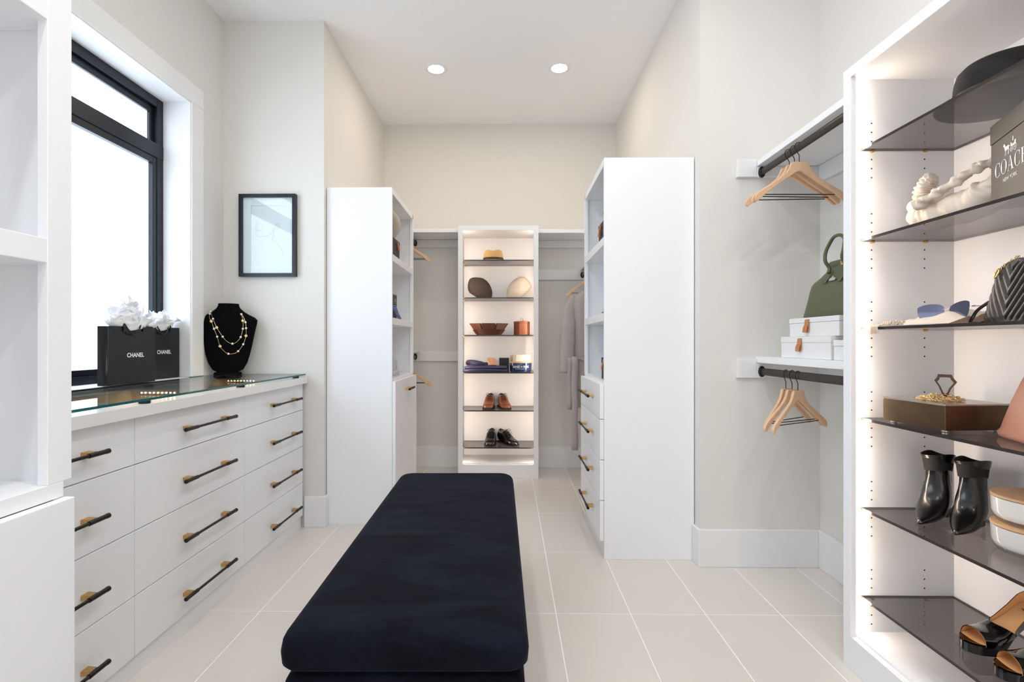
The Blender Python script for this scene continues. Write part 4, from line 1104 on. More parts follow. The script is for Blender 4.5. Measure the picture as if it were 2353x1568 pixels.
# ---- shelf 1: peep toe heels
def heel_shoe(label, loc, rz):
    t = thing('peep_toe_heel', label, 'shoe', loc, rz, 'black patent heels')
    zc = lambda q: 0.026 + 0.004 * q + 0.085 * (3 * ((q - 0.22) / 0.78) ** 2 - 2 * ((q - 0.22) / 0.78) ** 3 if q > 0.22 else 0)
    def hw(q):
        xs = [0, 0.03, 0.1, 0.25, 0.4, 0.55, 0.7, 0.85, 0.95, 1.0]; ws = [0.004, 0.02, 0.034, 0.043, 0.039, 0.031, 0.028, 0.03, 0.024, 0.004]
        for k in range(9):
            if q <= xs[k + 1]: return ws[k] + (q - xs[k]) / (xs[k + 1] - xs[k]) * (ws[k + 1] - ws[k])
        return ws[-1]
    Ls = 0.232; n = 44
    th = lambda q: 0.0245 if q < 0.3 else max(0.006, 0.0245 - (q - 0.3) * 0.09)
    m = MB(); rings = []
    for k in range(n + 1):
        q = k / n; z = zc(q); w = hw(q)
        rings.append([(-w, Ls * q, z), (w, Ls * q, z), (w * 0.97, Ls * q, z - th(q)), (-w * 0.97, Ls * q, z - th(q))])
    m.loft(rings); part('platform_sole', m, PATENT, t, world=False, smooth=45)
    m = MB(); m.grid(lambda u, v: (hw(v) * 0.96 * (2 * u - 1), Ls * v, zc(v) + 0.001 + 0.004 * (2 * u - 1) ** 2), 8, n)
    m.m = [1 if (i // 8) / n < 0.11 else 0 for i in range(len(m.f))]
    part('insole', m, [NUDE, PATENT], t, world=False, smooth=180, label='tan insole')
    def vamp(u, v, off):
        q = 0.13 + 0.27 * v + 0.12 * v * (abs(2 * u - 1)) ** 1.6; w = hw(q) + 0.002 - off; a = PI * u
        hgt = (0.04 - 0.004 * v) - off
        return (-w * math.cos(a), Ls * q, zc(q) - 0.003 + hgt * math.sin(a) ** 0.75)
    m = MB(); m.grid(lambda u, v: vamp(u, v, 0), 24, 10); m.grid(lambda u, v: vamp(u, v, 0.0022), 24, 10, 1)
    part('vamp', m, [PATENT, NUDE], t, world=False, smooth=60)
    def side(u, v, off):
        # around the heel from the left vamp edge to the right one
        s_ = abs(2 * u - 1); q = 0.5 + 0.5 * (1 - s_ ** 2.2); q = min(q, 0.995)
        sg_ = -1 if u < 0.5 else 1
        w = (hw(q) + 0.0015 - off) * min(1, s_ * 5)
        top = 0.014 + 0.034 * (1 - s_) ** 0.8
        return (sg_ * w * (1 + 0.05 * v), Ls * q - (off if s_ < 0.2 else 0), zc(q) - 0.004 + (top + 0.004) * v)
    m = MB(); m.grid(lambda u, v: side(u, v, 0), 48, 5); m.grid(lambda u, v: side(u, v, 0.002), 48, 5, 1)
    part('heel_counter', m, [PATENT, NUDE], t, world=False, smooth=60)
    hb = zc(0.93) - 0.008
    part('heel', MB().loft([[(r * math.cos(2 * PI * i / 16), Ls * yq + ry * math.sin(2 * PI * i / 16), z) for i in range(16)] for r, ry, yq, z in ((0.009, 0.009, 0.93, 0.0), (0.008, 0.009, 0.93, 0.02), (0.011, 0.012, 0.925, hb * 0.6), (0.024, 0.024, 0.89, hb))]), PATENT, t, world=False, smooth=50)
    return t
heel_shoe('black patent peep toe heel with tan lining, farther from the camera', (1.279, 1.452, ZS[0]), math.atan2(-1, 0.06))
heel_shoe('black patent peep toe heel with tan lining, cut by the bottom right corner', (1.262, 1.335, ZS[0]), math.atan2(-1, -0.05))

# ================================================================ RIGHT ALCOVE: boxes and green bag
def cloth_box(name, label, loc, rz, w, d, h, lid, clothm, tabx, grp=None, tabw=0.028, tabh=0.062):
    t = thing(name, label, 'box', loc, rz, grp)
    part('box_body', MB().box(-w / 2, 0, 0, w / 2, d, h - lid), clothm, t, world=False, bevel=0.002)
    part('box_lid', MB().box(-w / 2 - 0.0015, -0.0015, h - lid + 0.0006, w / 2 + 0.0015, d + 0.0015, h), clothm, t, world=False, bevel=0.002)
    if tabw:
        p = [(0, h - 0.008), (-0.003, h - 0.012), (-0.0045, h - 0.03), (-0.011, h - tabh * 0.7), (-0.013, h - tabh), (-0.007, h - tabh - 0.002), (-0.0035, h - tabh * 0.7), (-0.003, h - 0.03)]
        q = [Vector((tabx, a, b_)) for a, b_ in p]
        m = MB(); rings = []
        for k, c in enumerate(q):
            d_ = (q[min(k + 1, len(q) - 1)] - q[max(k - 1, 0)]).normalized(); nrm = Vector((1, 0, 0)).cross(d_)
            rings.append([c + Vector((tabw / 2, 0, 0)) + nrm * 0.0012, c - Vector((tabw / 2, 0, 0)) + nrm * 0.0012, c - Vector((tabw / 2, 0, 0)) - nrm * 0.0012, c + Vector((tabw / 2, 0, 0)) - nrm * 0.0012])
        m.loft([[tuple(v + Vector((0, -0.0015, 0))) for v in r] for r in rings])
        part('leather_tab', m, LEATHERTAB, t, world=False, smooth=40, label='tan leather pull tab')
        part('tab_rivet', MB().lathe([(0.001, 0), (0.0045, 0.0005), (0.004, 0.002), (0.001, 0.0026)], 12).__class__().loft([[(tabx + r * math.cos(2 * PI * i / 12), y, h - 0.017 + r * math.sin(2 * PI * i / 12)) for i in range(12)] for r, y in ((0.0045, -0.0045), (0.0042, -0.0062), (0.002, -0.0068))]), BRASS, t, world=False, smooth=40)
    return t
ZL = ZM + 0.0006
cloth_box('storage_box', 'wider white linen storage box with tan tab, under the other white box', (1.258, 2.187, ZL), face(0), 0.36, 0.255, 0.094, 0.026, LINEN, -0.025, 'white linen boxes')
cloth_box('storage_box', 'smaller white linen storage box with tan tab, under the green handbag', (1.272, 2.15, ZL + 0.0946), face(0), 0.345, 0.24, 0.080, 0.022, LINEN, -0.032, 'white linen boxes')
cloth_box('storage_box', 'white linen storage box half hidden behind the lit unit stile', (1.262, 1.90, ZL), face(0), 0.19, 0.20, 0.078, 0.024, LINEN, -0.03, 'white linen boxes', 0)
gbz = ZL + 0.0946 + 0.0806
gr = thing('green_handbag', 'olive green structured handbag with rolled handles on the white boxes', 'handbag', (1.278, 2.062, gbz), face(0))
m = MB()
def gring(z, hw, hd, yc=0.085, e=0.4):
    r = []
    for i in range(56):
        a = 2 * PI * i / 56; c, s_ = math.cos(a), math.sin(a)
        r.append((hw * math.copysign(abs(c) ** e, c), yc + hd * math.copysign(abs(s_) ** e, s_), z))
    return r
m.loft([gring(*q) for q in [(0.0, 0.216, 0.075), (0.004, 0.221, 0.079), (0.03, 0.207, 0.078), (0.07, 0.19, 0.075), (0.11, 0.18, 0.07), (0.135, 0.174, 0.064), (0.148, 0.162, 0.058), (0.163, 0.132, 0.05), (0.185, 0.106, 0.036), (0.203, 0.096, 0.022), (0.215, 0.09, 0.014)]])
part('bag_body', m, GREENLEATHER, gr, world=False, smooth=50)
def xroll(mb, x0, x1, r, z):
    mb.loft([[(x, 0.085 + r * q * math.cos(a), z + r * q * math.sin(a)) for a in [2 * PI * i / 24 for i in range(24)]] for x, q in ((x0, 0.8), (x0 + math.copysign(0.003, x1 - x0), 1), (x1 - math.copysign(0.003, x1 - x0), 1), (x1, 0.8))])
    return mb
part('rolled_top', xroll(MB(), -0.1, 0.1, 0.0205, 0.214), GREENLEATHER, gr, world=False, smooth=45)
for sx in (-1, 1): part('gold_end_cap', xroll(MB(), sx * 0.1, sx * 0.106, 0.0195, 0.214), GOLD, gr, world=False, smooth=45)
part('gold_lock', MB().loft([[(x, 0.085 - 0.0225 * math.cos(a), 0.214 + 0.0225 * math.sin(a)) for a in [-1.0 + 2.0 * i / 10 for i in range(11)]] for x in (-0.014, -0.012, 0.014, 0.016)], 0, False, False, closed=False), GOLD, gr, world=False, smooth=45, solid=0.0022)
part('lock_rosette', MB().loft([[(-0.003 + r * math.cos(2 * PI * i / 16), y, 0.214 + r * math.sin(2 * PI * i / 16)) for i in range(16)] for r, y in ((0.0095, 0.063), (0.0095, 0.0605), (0.006, 0.0585), (0.003, 0.0585))]), GOLD, gr, world=False, smooth=40)
for yy, top in ((0.04, 0.318), (0.13, 0.302)):
    sgn = -1 if yy < 0.085 else 1
    hp = smooth_path([(-0.046, yy + sgn * 0.006, 0.178), (-0.050, yy - sgn * 0.0, 0.2), (-0.053, yy + sgn * 0.014, 0.228), (-0.057, yy + sgn * 0.01, 0.265), (-0.045, yy, top - 0.016), (-0.018, yy, top + 0.003), (0.018, yy, top + 0.003), (0.045, yy, top - 0.016), (0.057, yy + sgn * 0.01, 0.265), (0.053, yy + sgn * 0.014, 0.228), (0.050, yy - sgn * 0.0, 0.2), (0.046, yy + sgn * 0.006, 0.178)], 7)
    part('rolled_handle', MB().tube(hp, 0.0068, 12), GREENLEATHER, gr, world=False, smooth=180)
for sx in (-1, 1):
    def tabp(a, b_, d): # lies on the sloping front
        z = 0.185 + b_; y = 0.085 - (0.0645 - 0.53 * (z - 0.135) if z > 0.15 else 0.0685 - 0.12 * (z - 0.11)) - d - 0.001
        return (sx * 0.047 + a, y, z)
    part('handle_tab', MB().prism([(-0.011, 0.0), (0.011, 0.0), (0.015, -0.016), (0.015, -0.04), (0.009, -0.05), (-0.009, -0.05), (-0.015, -0.04), (-0.015, -0.016)], tabp, -0.003, 0.0015), GREENLEATHER, gr, world=False, smooth=30)
part('crest_badge', MB().prism([(-0.02, 0), (0.018, 0), (0.021, 0.006), (0.017, 0.011), (0.006, 0.012), (0.004, 0.017), (0, 0.0195), (-0.004, 0.017), (-0.006, 0.012), (-0.018, 0.010)], lambda a, b_, d: (a + 0.003, 0.085 - 0.0655 - d + 0.4 * max(0, b_ - 0.004), 0.142 + b_), -0.002, 0.0025), STEEL, gr, world=False, label='small silver crest badge')
# ================================================================ FAR LIT UNIT: things on its shelves
ZF = [z + 0.0006 for z in ZC]
X5 = lambda u, Y=4.3: (u - 1168) / 1170 * Y
# straw hat
sh = thing('straw_hat', 'straw fedora with black band on the top shelf of the far unit', 'hat', (X5(1133), 4.335, ZF[5]))
STRAW = M('golden_straw', rgb(206, 172, 110), 0.8, nscale=120, namt=0.12, bump=0.3, bscale=160)
part('brim', MB().lathe([(0.082, 0.001), (0.11, 0.0), (0.138, 0.004), (0.138, 0.007), (0.11, 0.004), (0.082, 0.006)], 48, (0, 0, 0), 1, 0.86, 0, False, False), STRAW, sh, world=False, smooth=60)
def dent(mb, amp=0.014):
    mb.v = [(x, y, z - (amp * max(0, (z - 0.075) / 0.03) * math.exp(-(x / 0.03) ** 2))) for x, y, z in mb.v]; return mb
part('crown', dent(MB().lathe([(0.084, 0.003), (0.086, 0.012), (0.085, 0.035), (0.079, 0.07), (0.072, 0.092), (0.06, 0.102), (0.035, 0.105), (0.012, 0.105), (0.001, 0.104)], 48, (0, 0, 0), 1, 0.88, 0, False)), STRAW, sh, world=False, smooth=60)
part('hat_band', MB().lathe([(0.0862, 0.006), (0.0875, 0.007), (0.0872, 0.034), (0.086, 0.035)], 48, (0, 0, 0), 1, 0.88, 0, False, False), M('black_hat_band', rgb(36, 28, 26), 0.6), sh, world=False, smooth=60)

# flat caps leaning upright on the shelf
def pillow(outline, depth, back, rings_n=7):
    pts = smooth_path([(a, b_, 0) for a, b_ in outline], 4, True)
    cx = sum(p.x for p in pts) / len(pts); cz_ = sum(p.y for p in pts) / len(pts)
    m = MB()
    for sgn, dd in ((-1, depth), (1, back)):
        rings = []
        for k in range(rings_n + 1):
            s_ = math.cos(PI / 2 * k / rings_n); s_ = max(s_, 0.03)
            rings.append([(cx + (p.x - cx) * s_, sgn * dd * math.sin(PI / 2 * k / rings_n), cz_ + (p.y - cz_) * s_) for p in pts])
        m.loft(rings, 0, False, True)
    m.v = [(x, y, max(z, 0.0015)) for x, y, z in m.v]
    return m
sc6 = 4.3 / 1170 / 3.92
def cap(label, u0, v0, outline, matl, brim_pts, loc_x, rzz):
    t = thing('flat_cap', label, 'cap', (loc_x, 4.36, ZF[4]), rzz, 'flat caps on the far unit')
    o = [((a - u0) * sc6, (v0 - b_) * sc6) for a, b_ in outline]
    lowest = min(b_ for a, b_ in o)
    o = [(a, b_ - lowest + 0.002) for a, b_ in o]
    m = pillow(o, 0.045, 0.03)
    m.v = [(x, y + 0.16 * z, z) for x, y, z in m.v]
    part('cap_crown', m, matl, t, world=False, smooth=180)
    bpp = [((a - u0) * sc6, (v0 - b_) * sc6 - lowest + 0.002) for a, b_ in brim_pts]
    part('cap_peak', MB().prism(bpp, lambda a, b_, d: (a, d + 0.16 * b_ - 3 * a * a, max(0.001, b_)), -0.004, 0.004), matl, t, world=False, bevel=0.002)
    part('cap_button', MB().ball((sum(a for a, b_ in o) / len(o), -0.044 + 0.16 * 0.09, sum(b_ for a, b_ in o) / len(o)), (0.006, 0.003, 0.006), 10, 6), matl, t, world=False, smooth=180)
cap('dark brown flat cap standing on the far unit shelf', 285, 712, [(205, 520), (255, 513), (320, 525), (370, 572), (397, 645), (386, 706), (330, 712), (268, 708), (230, 682), (185, 652), (173, 600), (183, 545)],
    M('dark_brown_tweed', rgb(60, 48, 46), 0.85, nscale=60, namt=0.2, bump=0.4, bscale=150), [(180, 600), (176, 640), (200, 668), (240, 690), (262, 706), (285, 706), (250, 660)], X5(1102), 0.1)
cap('pale oatmeal flat cap standing on the far unit shelf', 640, 712, [(528, 665), (536, 608), (580, 545), (640, 508), (690, 510), (740, 560), (752, 600), (722, 650), (672, 694), (630, 710), (536, 710)],
    M('oatmeal_tweed', rgb(190, 181, 166), 0.9, nscale=26, namt=0.2, bump=0.4, bscale=150), [(600, 711), (672, 711), (676, 694), (700, 670), (660, 690)], X5(1192), -0.1)

# carved wooden tray and box
wt = thing('wooden_tray', 'carved dark walnut angular tray on the middle shelf of the far unit', 'tray', (X5(1123), 4.33, ZF[3]))
part('tray_floor', MB().lathe([(0.085, 0.0), (0.1, 0.004), (0.1, 0.012), (0.02, 0.012)], 8, (0, 0, 0), 1, 0.62), WALNUT, wt, world=False)
def segment(k, off, r0, r1, z0, z1, th, gap):
    """one block of the segmented bowl wall"""
    a0, a1 = 2 * PI * (k + off) / 8 + gap, 2 * PI * (k + 1 + off) / 8 - gap
    P = lambda r, a, z: (r * math.cos(a), 0.62 * r * math.sin(a), z)
    vs = [P(r0, a0, z0), P(r0, a1, z0), P(r0 - th, a1, z0), P(r0 - th, a0, z0), P(r1, a0, z1), P(r1, a1, z1), P(r1 - th, a1, z1), P(r1 - th, a0, z1)]
    return MB().add(vs, [(0, 3, 2, 1), (4, 5, 6, 7), (0, 1, 5, 4), (1, 2, 6, 5), (2, 3, 7, 6), (3, 0, 4, 7)])
for k in range(8):
    part('wood_block', segment(k, 0.0, 0.105, 0.14, 0.0, 0.046, 0.022, 0.02), WALNUT, wt, world=False, bevel=0.002)
    part('wood_block', segment(k, 0.5, 0.138, 0.176, 0.0465, 0.098, 0.026, 0.045), WALNUT, wt, world=False, bevel=0.002)
wb = thing('wooden_box', 'hexagonal teak box with brass ring handle beside the walnut tray', 'box', (X5(1199), 4.33, ZF[3]), 0.18)
part('box_body', MB().lathe([(0.068, 0), (0.07, 0.002), (0.07, 0.098), (0.068, 0.1)], 6), TEAK, wb, world=False, bevel=0.0015)
part('box_lid', MB().lathe([(0.0715, 0.1005), (0.0715, 0.112), (0.066, 0.116), (0.055, 0.117)], 6), TEAK, wb, world=False, bevel=0.0015)
part('ring_handle', MB().tube([(-0.01, 0, 0.117), (-0.01, 0, 0.139), (-0.006, 0, 0.142), (0.006, 0, 0.142), (0.01, 0, 0.139), (0.01, 0, 0.117)], 0.0022, 8), BRASS, wb, world=False, smooth=180)

# folded shirt, wallet, black box, tin, tie
fs_ = thing('folded_shirt', 'folded navy shirt lying on the fourth shelf of the far unit', 'shirt', (X5(1117), 4.31, ZF[2]))
def slab(x0, x1, y0_, y1_, z0, z1, seed):
    m = MB(); rings = []
    for k, (q, zz) in enumerate([(0.0, z0 + 0.003), (-0.006, (z0 + z1) / 2), (0.0, z1 - 0.003), (0.014, z1)]):
        r = []
        for i in range(48):
            a = 2 * PI * i / 48; c, s_ = math.cos(a), math.sin(a)
            hx, hy = (x1 - x0) / 2 - q, (y1_ - y0_) / 2 - q
            r.append(((x0 + x1) / 2 + hx * math.copysign(abs(c) ** 0.3, c), (y0_ + y1_) / 2 + hy * math.copysign(abs(s_) ** 0.3, s_), zz + 0.003 * math.sin(3 * a + seed) * (k > 0) + 0.002 * math.sin(7 * a + seed * 2) * (k > 0)))
        rings.append(r)
    return m.loft(rings)
part('shirt_fold', slab(-0.185, 0.178, -0.10, 0.085, 0.0, 0.026, 0.4), NAVYCLOTH, fs_, world=False, smooth=60)
part('shirt_fold', slab(-0.178, 0.172, -0.095, 0.085, 0.0275, 0.05, 1.9), NAVYCLOTH, fs_, world=False, smooth=60)
cm = MB()
cm.tube(smooth_path([(-0.165, 0.06, 0.07), (-0.13, -0.01, 0.075), (-0.085, -0.04, 0.07), (-0.03, -0.02, 0.062), (0.0, 0.05, 0.06)], 6), 0.018, 12, flat=0.8)
cm.tube(smooth_path([(-0.165, 0.05, 0.065), (-0.16, 0.06, 0.085), (-0.1, 0.06, 0.084), (-0.03, 0.05, 0.07)], 6), 0.016, 12, flat=0.6)
part('shirt_collar', cm, NAVYCLOTH, fs_, world=False, smooth=180)
wl = thing('leather_wallet', 'small tan leather pouch lying on the folded navy shirt', 'wallet', (X5(1128), 4.235, ZF[2] + 0.056))
wm = MB(); wm.grid(lambda u, v: (-0.03 + 0.06 * u + 0.018 * (1 - v) ** 2 + 0.012 * (1 - v), 0.05 * v + 0.004 * math.sin(6 * u), 0.003 + 0.052 * v ** 1.4 + 0.004 * math.sin(PI * u) - 0.012 * (1 - v) * u * 0.3), 10, 10)
part('wallet_flap', wm, M('pale_tan_leather', rgb(204, 148, 104), 0.5, nscale=40, namt=0.05), wl, world=False, smooth=180, solid=0.004)
kb = thing('black_box', 'small matte black box behind the folded shirt', 'box', (X5(1158, 4.4), 4.445, ZF[2]), 0.0)
part('box_body', MB().box(-0.042, -0.025, 0, 0.042, 0.025, 0.094), GIFTPAPER, kb, world=False, bevel=0.0015)
part('box_lid', MB().box(-0.043, -0.026, 0.0945, 0.043, 0.026, 0.112), GIFTPAPER, kb, world=False, bevel=0.0015)
tn = thing('navy_candle_tin', 'round navy tin candle with wooden rim and white lettering', 'tin', (X5(1194) + 0.008, 4.30, ZF[2]))
NAVYTIN = M('navy_enamel', rgb(26, 46, 92), 0.2, nscale=20, namt=0.05, coat=0.5)
part('tin_body', MB().lathe([(0.08, 0), (0.086, 0.002), (0.09, 0.008), (0.093, 0.072), (0.092, 0.074)], 56, (0, 0, 0), 1, 0.72), NAVYTIN, tn, world=False, smooth=50)
part('wooden_rim', MB().lathe([(0.08, 0.0745), (0.0935, 0.075), (0.0945, 0.077), (0.0945, 0.082), (0.092, 0.084), (0.03, 0.084)], 56, (0, 0, 0), 1, 0.72), LIDWOOD, tn, world=False, smooth=50)
vs, fs = text_poly('SAND + FOG', 0.0245, 0.0004)
def wrapc(a, b_):
    th_ = a / 0.0915; R = 0.0908 + 0.0028 * b_ / 0.07 + 0.0014
    return (R * math.sin(th_), -R * 0.72 * math.cos(th_) - 0.0006, b_)
part('lettering', MB().add([wrapc(a, b_ + 0.043) for a, b_ in vs], fs), WHITEPRINT, tn, world=False, label='white capitals SAND + FOG')
tm = MB(); tm.tube([(-0.05 + 0.0, -0.0614, 0.028)] and [wrapc(-0.048 + 0.008 * k, 0.026) for k in range(13)], 0.0008, 4)
part('rule_line', tm, WHITEPRINT, tn, world=False)
ti = thing('rolled_tie', 'rolled cream tie resting on the round navy tin', 'tie', (X5(1196) + 0.006, 4.30, ZF[2] + 0.0845))
m = MB()
spi = [(0.02 + 0.0052 * k / 6, 2 * PI * k / 24) for k in range(60)]
rr2 = [[((r + o_) * math.cos(a) * 1.35 - 0.002, (r + o_) * math.sin(a), z) for o_, z in ((-0.001, 0.0), (0.001, 0.0), (0.001, 0.058), (-0.001, 0.058))] for r, a in spi]
m.loft(rr2)
part('tie_roll', m, M('cream_silk', rgb(226, 216, 202), 0.5, nscale=60, namt=0.04), ti, world=False, smooth=40)
part('tie_tip', MB().prism([(-0.07, 0.004), (0.04, 0.0), (0.088, 0.012), (0.066, 0.056), (-0.066, 0.058)], lambda a, b_, d: (a * 0.75 + 0.006, -0.0725 + d + 0.5 * a * a * 6, b_), -0.0015, 0.0015), bpy.data.materials['cream_silk'], ti, world=False, bevel=0.0008)

# dress shoes
def dress_shoe(label, loc, rz, leather, grp, s_=1.0):
    t = thing('dress_shoe', label, 'shoe', loc, rz, grp)
    pr = [((0.0, 0.024), (0.0, 0.012), 0.010), ((0.008, 0.034), (0.004, 0.009), 0.028), ((0.03, 0.044), (0.025, 0.008), 0.042), ((0.07, 0.052), (0.065, 0.008), 0.049), ((0.1, 0.064), (0.1, 0.008), 0.048), ((0.13, 0.084), (0.135, 0.009), 0.044),
          ((0.155, 0.103), (0.165, 0.012), 0.040), ((0.18, 0.106), (0.2, 0.014), 0.038), ((0.215, 0.098), (0.235, 0.016), 0.037), ((0.25, 0.1), (0.262, 0.018), 0.034), ((0.268, 0.104), (0.275, 0.02), 0.022), ((0.275, 0.104), (0.278, 0.025), 0.008)]
    pr = [((f[0] * s_, f[1] * 1.05), (b_[0] * s_, b_[1]), w) for f, b_, w in pr]
    part('shoe_upper', MB().loft([ring_fb(F, B, w, 28, 0.7) for F, B, w in pr]), leather, t, world=False, smooth=180)
    m = MB(); outl = [(w * 1.08, B[0]) for F, B, w in pr]
    poly = outl + [(-a, b_) for a, b_ in reversed(outl)]
    m.prism(poly, lambda a, b_, d: (a, b_ - 0.004, d), 0.004, 0.0125)
    part('sole', m, SOLE, t, world=False)
    hl = [(w * 1.02, B[0] - 0.004) for F, B, w in pr[7:]]
    part('heel', MB().prism(hl + [(-a, b_) for a, b_ in reversed(hl)], lambda a, b_, d: (a, b_, d), 0.0, 0.0135), SOLE, t, world=False)
    part('toe_block', MB().box(-0.03, 0.03, 0.0, 0.03, 0.1, 0.0045), SOLE, t, world=False)
    op = MB(); op.grid(lambda u, v: ((2 * u - 1) * 0.027 * math.sin(PI * min(0.98, max(0.02, v))) ** 0.5, s_ * (0.165 + 0.098 * v), 0.1085 + 0.004 * v - 0.012 * math.sin(PI * v) + 0.002), 8, 10)
    part('shoe_opening', op, M('shoe_lining', rgb(30, 22, 18), 0.9), t, world=False, smooth=180)
    lc = MB()
    for k in range(4):
        y = 0.104 + 0.0155 * k; zt = 0.069 + 0.0145 * k
        for sg_ in (-1, 1):
            lc.tube(smooth_path([(sg_ * 0.017, s_ * y, zt - 0.002), (0, s_ * (y + 0.003), zt + 0.0055), (-sg_ * 0.017, s_ * (y + 0.007), zt + 0.004)], 4), 0.0016, 6)
    for sg_ in (-1, 1):
        lc.tube(smooth_path([(0, s_ * 0.152, 0.117), (sg_ * 0.015, s_ * 0.145, 0.126), (sg_ * 0.03, s_ * 0.135, 0.118), (sg_ * 0.018, s_ * 0.14, 0.112), (0, s_ * 0.152, 0.116)], 5), 0.0014, 6)
        lc.tube(smooth_path([(0, s_ * 0.152, 0.117), (sg_ * 0.022, s_ * 0.13, 0.108), (sg_ * 0.04, s_ * 0.125, 0.08)], 5), 0.0014, 6)
    part('laces', lc, M('dark_laces', rgb(46, 28, 18), 0.8), t, world=False, smooth=180)
dress_shoe('cognac brown leather lace up shoe, left of the brown pair', (X5(1121, 4.215), 4.208, ZF[1]), -0.06, BROWNSHOE, 'cognac shoes', 0.98)
dress_shoe('cognac brown leather lace up shoe, right of the brown pair', (X5(1164, 4.215), 4.21, ZF[1]), 0.2, BROWNSHOE, 'cognac shoes', 0.98)
dress_shoe('black leather lace up shoe, left of the black pair', (X5(1125, 4.215), 4.208, ZF[0]), -0.05, BLACKSHOE, 'black lace up shoes', 0.98)
dress_shoe('black leather lace up shoe turned outward, right of the black pair', (X5(1186, 4.22), 4.225, ZF[0]), 0.56, BLACKSHOE, 'black lace up shoes', 0.98)

# ================================================================ LEFT TALL CABINET: things on its shelves
ZH = [0.885 + 0.0005, 1.262 + 0.0005, 1.652 + 0.0005]
cloth_box('leather_tab_box', 'charcoal box with tan tab under the cream fedora', (-0.729, 3.30, ZH[2]), PI / 2, 0.2, 0.24, 0.125, 0.035, DARKBOX, 0.034)
fd = thing('felt_fedora', 'cream felt fedora with dark band tipped on the charcoal box', 'hat', (-0.852, 3.35, ZH[2] + 0.126), 0)
FELT = M('cream_felt', rgb(224, 212, 192), 0.85, nscale=50, namt=0.04, bump=0.15)
tip = Matrix.Translation((0, 0, 0.106)) @ Matrix.Rotation(math.radians(-47), 4, 'X') @ Matrix.Rotation(math.radians(-6), 4, 'Y')
def tipped(mb):
    mb.v = [tuple(tip @ Vector(p)) for p in mb.v]; return mb
part('brim', tipped(MB().lathe([(0.088, 0.0), (0.115, 0.0), (0.138, 0.008), (0.139, 0.011), (0.115, 0.004), (0.088, 0.004)], 44, cap0=False, cap1=False)), FELT, fd, world=False, smooth=60)
part('crown', tipped(MB().lathe([(0.089, 0.002), (0.088, 0.03), (0.084, 0.07), (0.074, 0.098), (0.05, 0.108), (0.001, 0.102)], 44, cap0=False)), FELT, fd, world=False, smooth=60)
part('hat_band', tipped(MB().lathe([(0.0895, 0.006), (0.0902, 0.007), (0.0898, 0.032), (0.089, 0.033)], 44, cap0=False, cap1=False)), M('dark_felt_band', rgb(54, 40, 34), 0.6), fd, world=False, smooth=60)
part('hat_lining', tipped(MB().lathe([(0.0865, 0.003), (0.086, 0.03), (0.08, 0.07), (0.05, 0.1), (0.001, 0.1)], 44, cap0=False)), M('dark_hat_lining', rgb(46, 28, 22), 0.8), fd, world=False, smooth=60)
def book(label, loc, rz, w, d, h, cov):
    t = thing('book', label, 'book', loc, rz, 'navy books in the left cabinet')
    part('cover', MB().box(-w / 2, 0, 0, w / 2, 0.0025, h).box(-w / 2, d - 0.0025, 0, w / 2, d, h).box(-w / 2, 0.0025, 0, -w / 2 + 0.003, d - 0.0025, h), cov, t, world=False, bevel=0.001)
    part('page_block', MB().box(-w / 2 + 0.0035, 0.003, 0.002, w / 2 - 0.004, d - 0.003, h - 0.003), M('page_paper', rgb(236, 228, 210), 0.9, nscale=90, namt=0.05), t, world=False)
NAVYBOX = M('navy_printed_card', rgb(28, 38, 60), 0.4, nscale=10, namt=0.15)
GOLDTRIM = M('pale_gold_trim', rgb(206, 186, 140), 0.4)
nb = thing('navy_gift_box', 'upper navy gift box with pale gold edges in the left cabinet', 'box', (-0.745, 3.312, ZH[1] + 0.0665), PI / 2, 'navy boxes in the left cabinet')
part('box_body', MB().box(-0.078, 0, 0.004, 0.078, 0.09, 0.092), NAVYBOX, nb, world=False, bevel=0.001)
part('box_edge', MB().box(-0.079, -0.001, 0.092, 0.079, 0.091, 0.098).box(-0.079, -0.001, 0.0, 0.079, 0.091, 0.004), GOLDTRIM, nb, world=False)
part('printed_line', MB().box(0.0, -0.0006, 0.05, 0.07, -0.0001, 0.053).box(0.0, -0.0006, 0.038, 0.07, -0.0001, 0.04).box(0.02, -0.0006, 0.058, 0.044, -0.0001, 0.068), GOLDTRIM, nb, world=False)
nb2 = thing('navy_gift_box', 'lower navy gift box under the other in the left cabinet', 'box', (-0.745, 3.31, ZH[1]), PI / 2, 'navy boxes in the left cabinet')
part('box_body', MB().box(-0.078, 0, 0.004, 0.078, 0.1, 0.06), NAVYBOX, nb2, world=False, bevel=0.001)
part('box_edge', MB().box(-0.079, -0.001, 0.06, 0.079, 0.101, 0.066).box(-0.079, -0.001, 0.0, 0.079, 0.101, 0.004), GOLDTRIM, nb2, world=False)
lc_ = thing('pocket_square', 'lilac blue folded cloth draped beside the navy boxes', 'cloth', (-0.717, 3.33, ZH[1]), PI / 2)
for k in range(2):
    part('cloth_fold', MB().grid(lambda u, v: (-0.08 + 0.165 * u, 0.003 + 0.02 * v + 0.001 * k, 0.082 - 0.078 * u ** 0.9 - 0.012 * k * (1 - u) + 0.002 * math.sin(9 * u + k)), 16, 6), M('lilac_cotton', rgb(140, 142, 196), 0.8, nscale=60, namt=0.05), lc_, world=False, smooth=180, solid=0.004)
gj = thing('glass_jar', 'small clear glass jar above the magazines in the left cabinet', 'jar', (-0.776, 3.355, ZH[0] + 0.0405))
part('jar_body', MB().lathe([(0.03, 0), (0.04, 0.003), (0.042, 0.05), (0.036, 0.06), (0.034, 0.06), (0.04, 0.05), (0.038, 0.005), (0.02, 0.004)], 28), JARGLASS, gj, world=False, smooth=60)
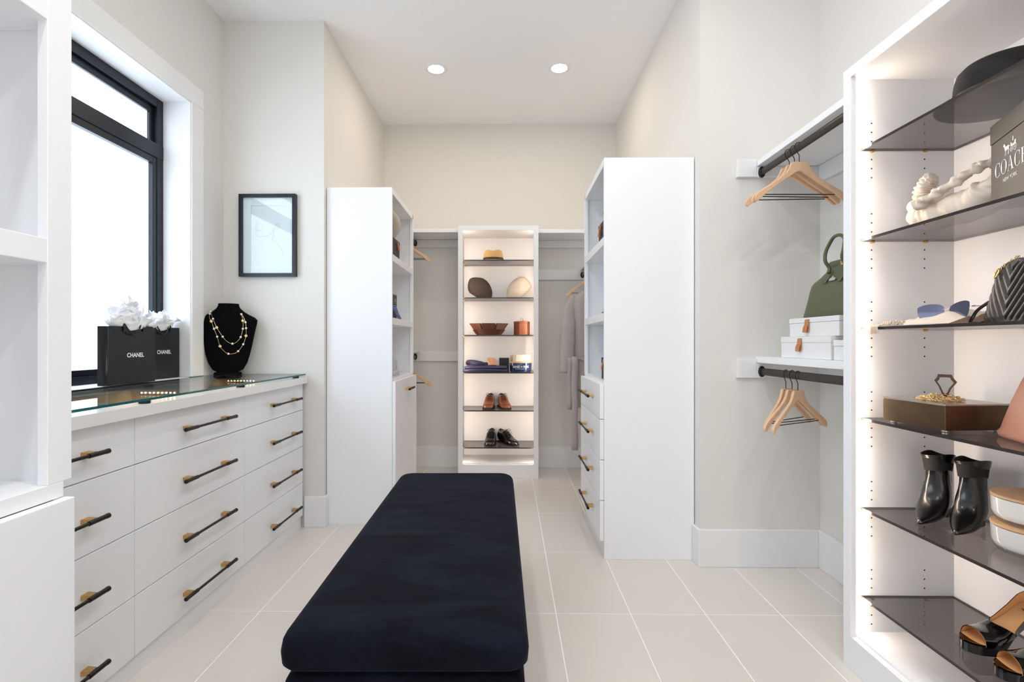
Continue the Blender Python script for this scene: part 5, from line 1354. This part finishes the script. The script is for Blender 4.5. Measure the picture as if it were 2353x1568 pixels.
part('jar_lid', MB().lathe([(0.037, 0.0605), (0.037, 0.066), (0.012, 0.072), (0.014, 0.085), (0.008, 0.09), (0.001, 0.09)], 28), JARGLASS, gj, world=False, smooth=60)
for k in range(3):
    mg = thing('magazine', ['lowest of three pale magazines stacked in the left cabinet', 'middle of three pale magazines stacked in the left cabinet', 'topmost of three pale magazines stacked in the left cabinet'][k], 'magazine', (-0.808, 3.29, ZH[0] + 0.0132 * k), 0.03 * k - 0.02, 'magazines in the left cabinet')
    part('page_block', MB().box(-0.08, -0.1, 0.0012, 0.079, 0.1, 0.0115), M('magazine_pages', rgb(226, 224, 226), 0.7, nscale=90, namt=0.05), mg, world=False)
    part('cover', MB().box(-0.081, -0.101, 0, 0.081, 0.101, 0.001).box(-0.081, -0.101, 0.0118, 0.081, 0.101, 0.0128), M('magazine_cover', [rgb(214, 212, 216), rgb(120, 118, 122), rgb(232, 230, 230)][k], 0.3, nscale=9, namt=0.15), mg, world=False)

# ================================================================ RIGHT TALL CABINET: things on its shelves
ZQ = [0.912 + 0.0005, 1.262 + 0.0005, 1.655 + 0.0005]
cloth_box('leather_tab_box', 'charcoal box with tan tab at the bottom of the pair in the right cabinet', (0.515, 2.79, ZQ[2]), face(0), 0.24, 0.2, 0.115, 0.034, DARKBOX, -0.05, 'charcoal boxes in the right cabinet', 0.03, 0.07)
cloth_box('leather_tab_box', 'smaller charcoal box with tan tab on top of the other in the right cabinet', (0.53, 2.75, ZQ[2] + 0.1155), face(0), 0.18, 0.16, 0.10, 0.03, DARKBOX, -0.02, 'charcoal boxes in the right cabinet', 0.03, 0.06)
cloth_box('leather_tab_box', 'single charcoal box with tan tab on the lowest open shelf of the right cabinet', (0.512, 2.72, ZQ[0]), face(0), 0.17, 0.16, 0.115, 0.03, DARKBOX, -0.01, 'charcoal boxes in the right cabinet', 0.03, 0.06)
cl = thing('cufflinks', 'tiny dark metal cufflink on the middle shelf of the right cabinet', 'cufflink', (0.505, 2.70, ZQ[1]), face(0.2))
part('cufflink_face', MB().lathe([(0.009, 0.0), (0.011, 0.002), (0.011, 0.006), (0.006, 0.009)], 20), DARKBRONZE, cl, world=False, smooth=50)
part('cufflink_bar', MB().tube([(0, 0, 0.008), (0, 0, 0.02), (0.009, 0, 0.022), (-0.009, 0, 0.022)], 0.002, 8), STEEL, cl, world=False, smooth=180)
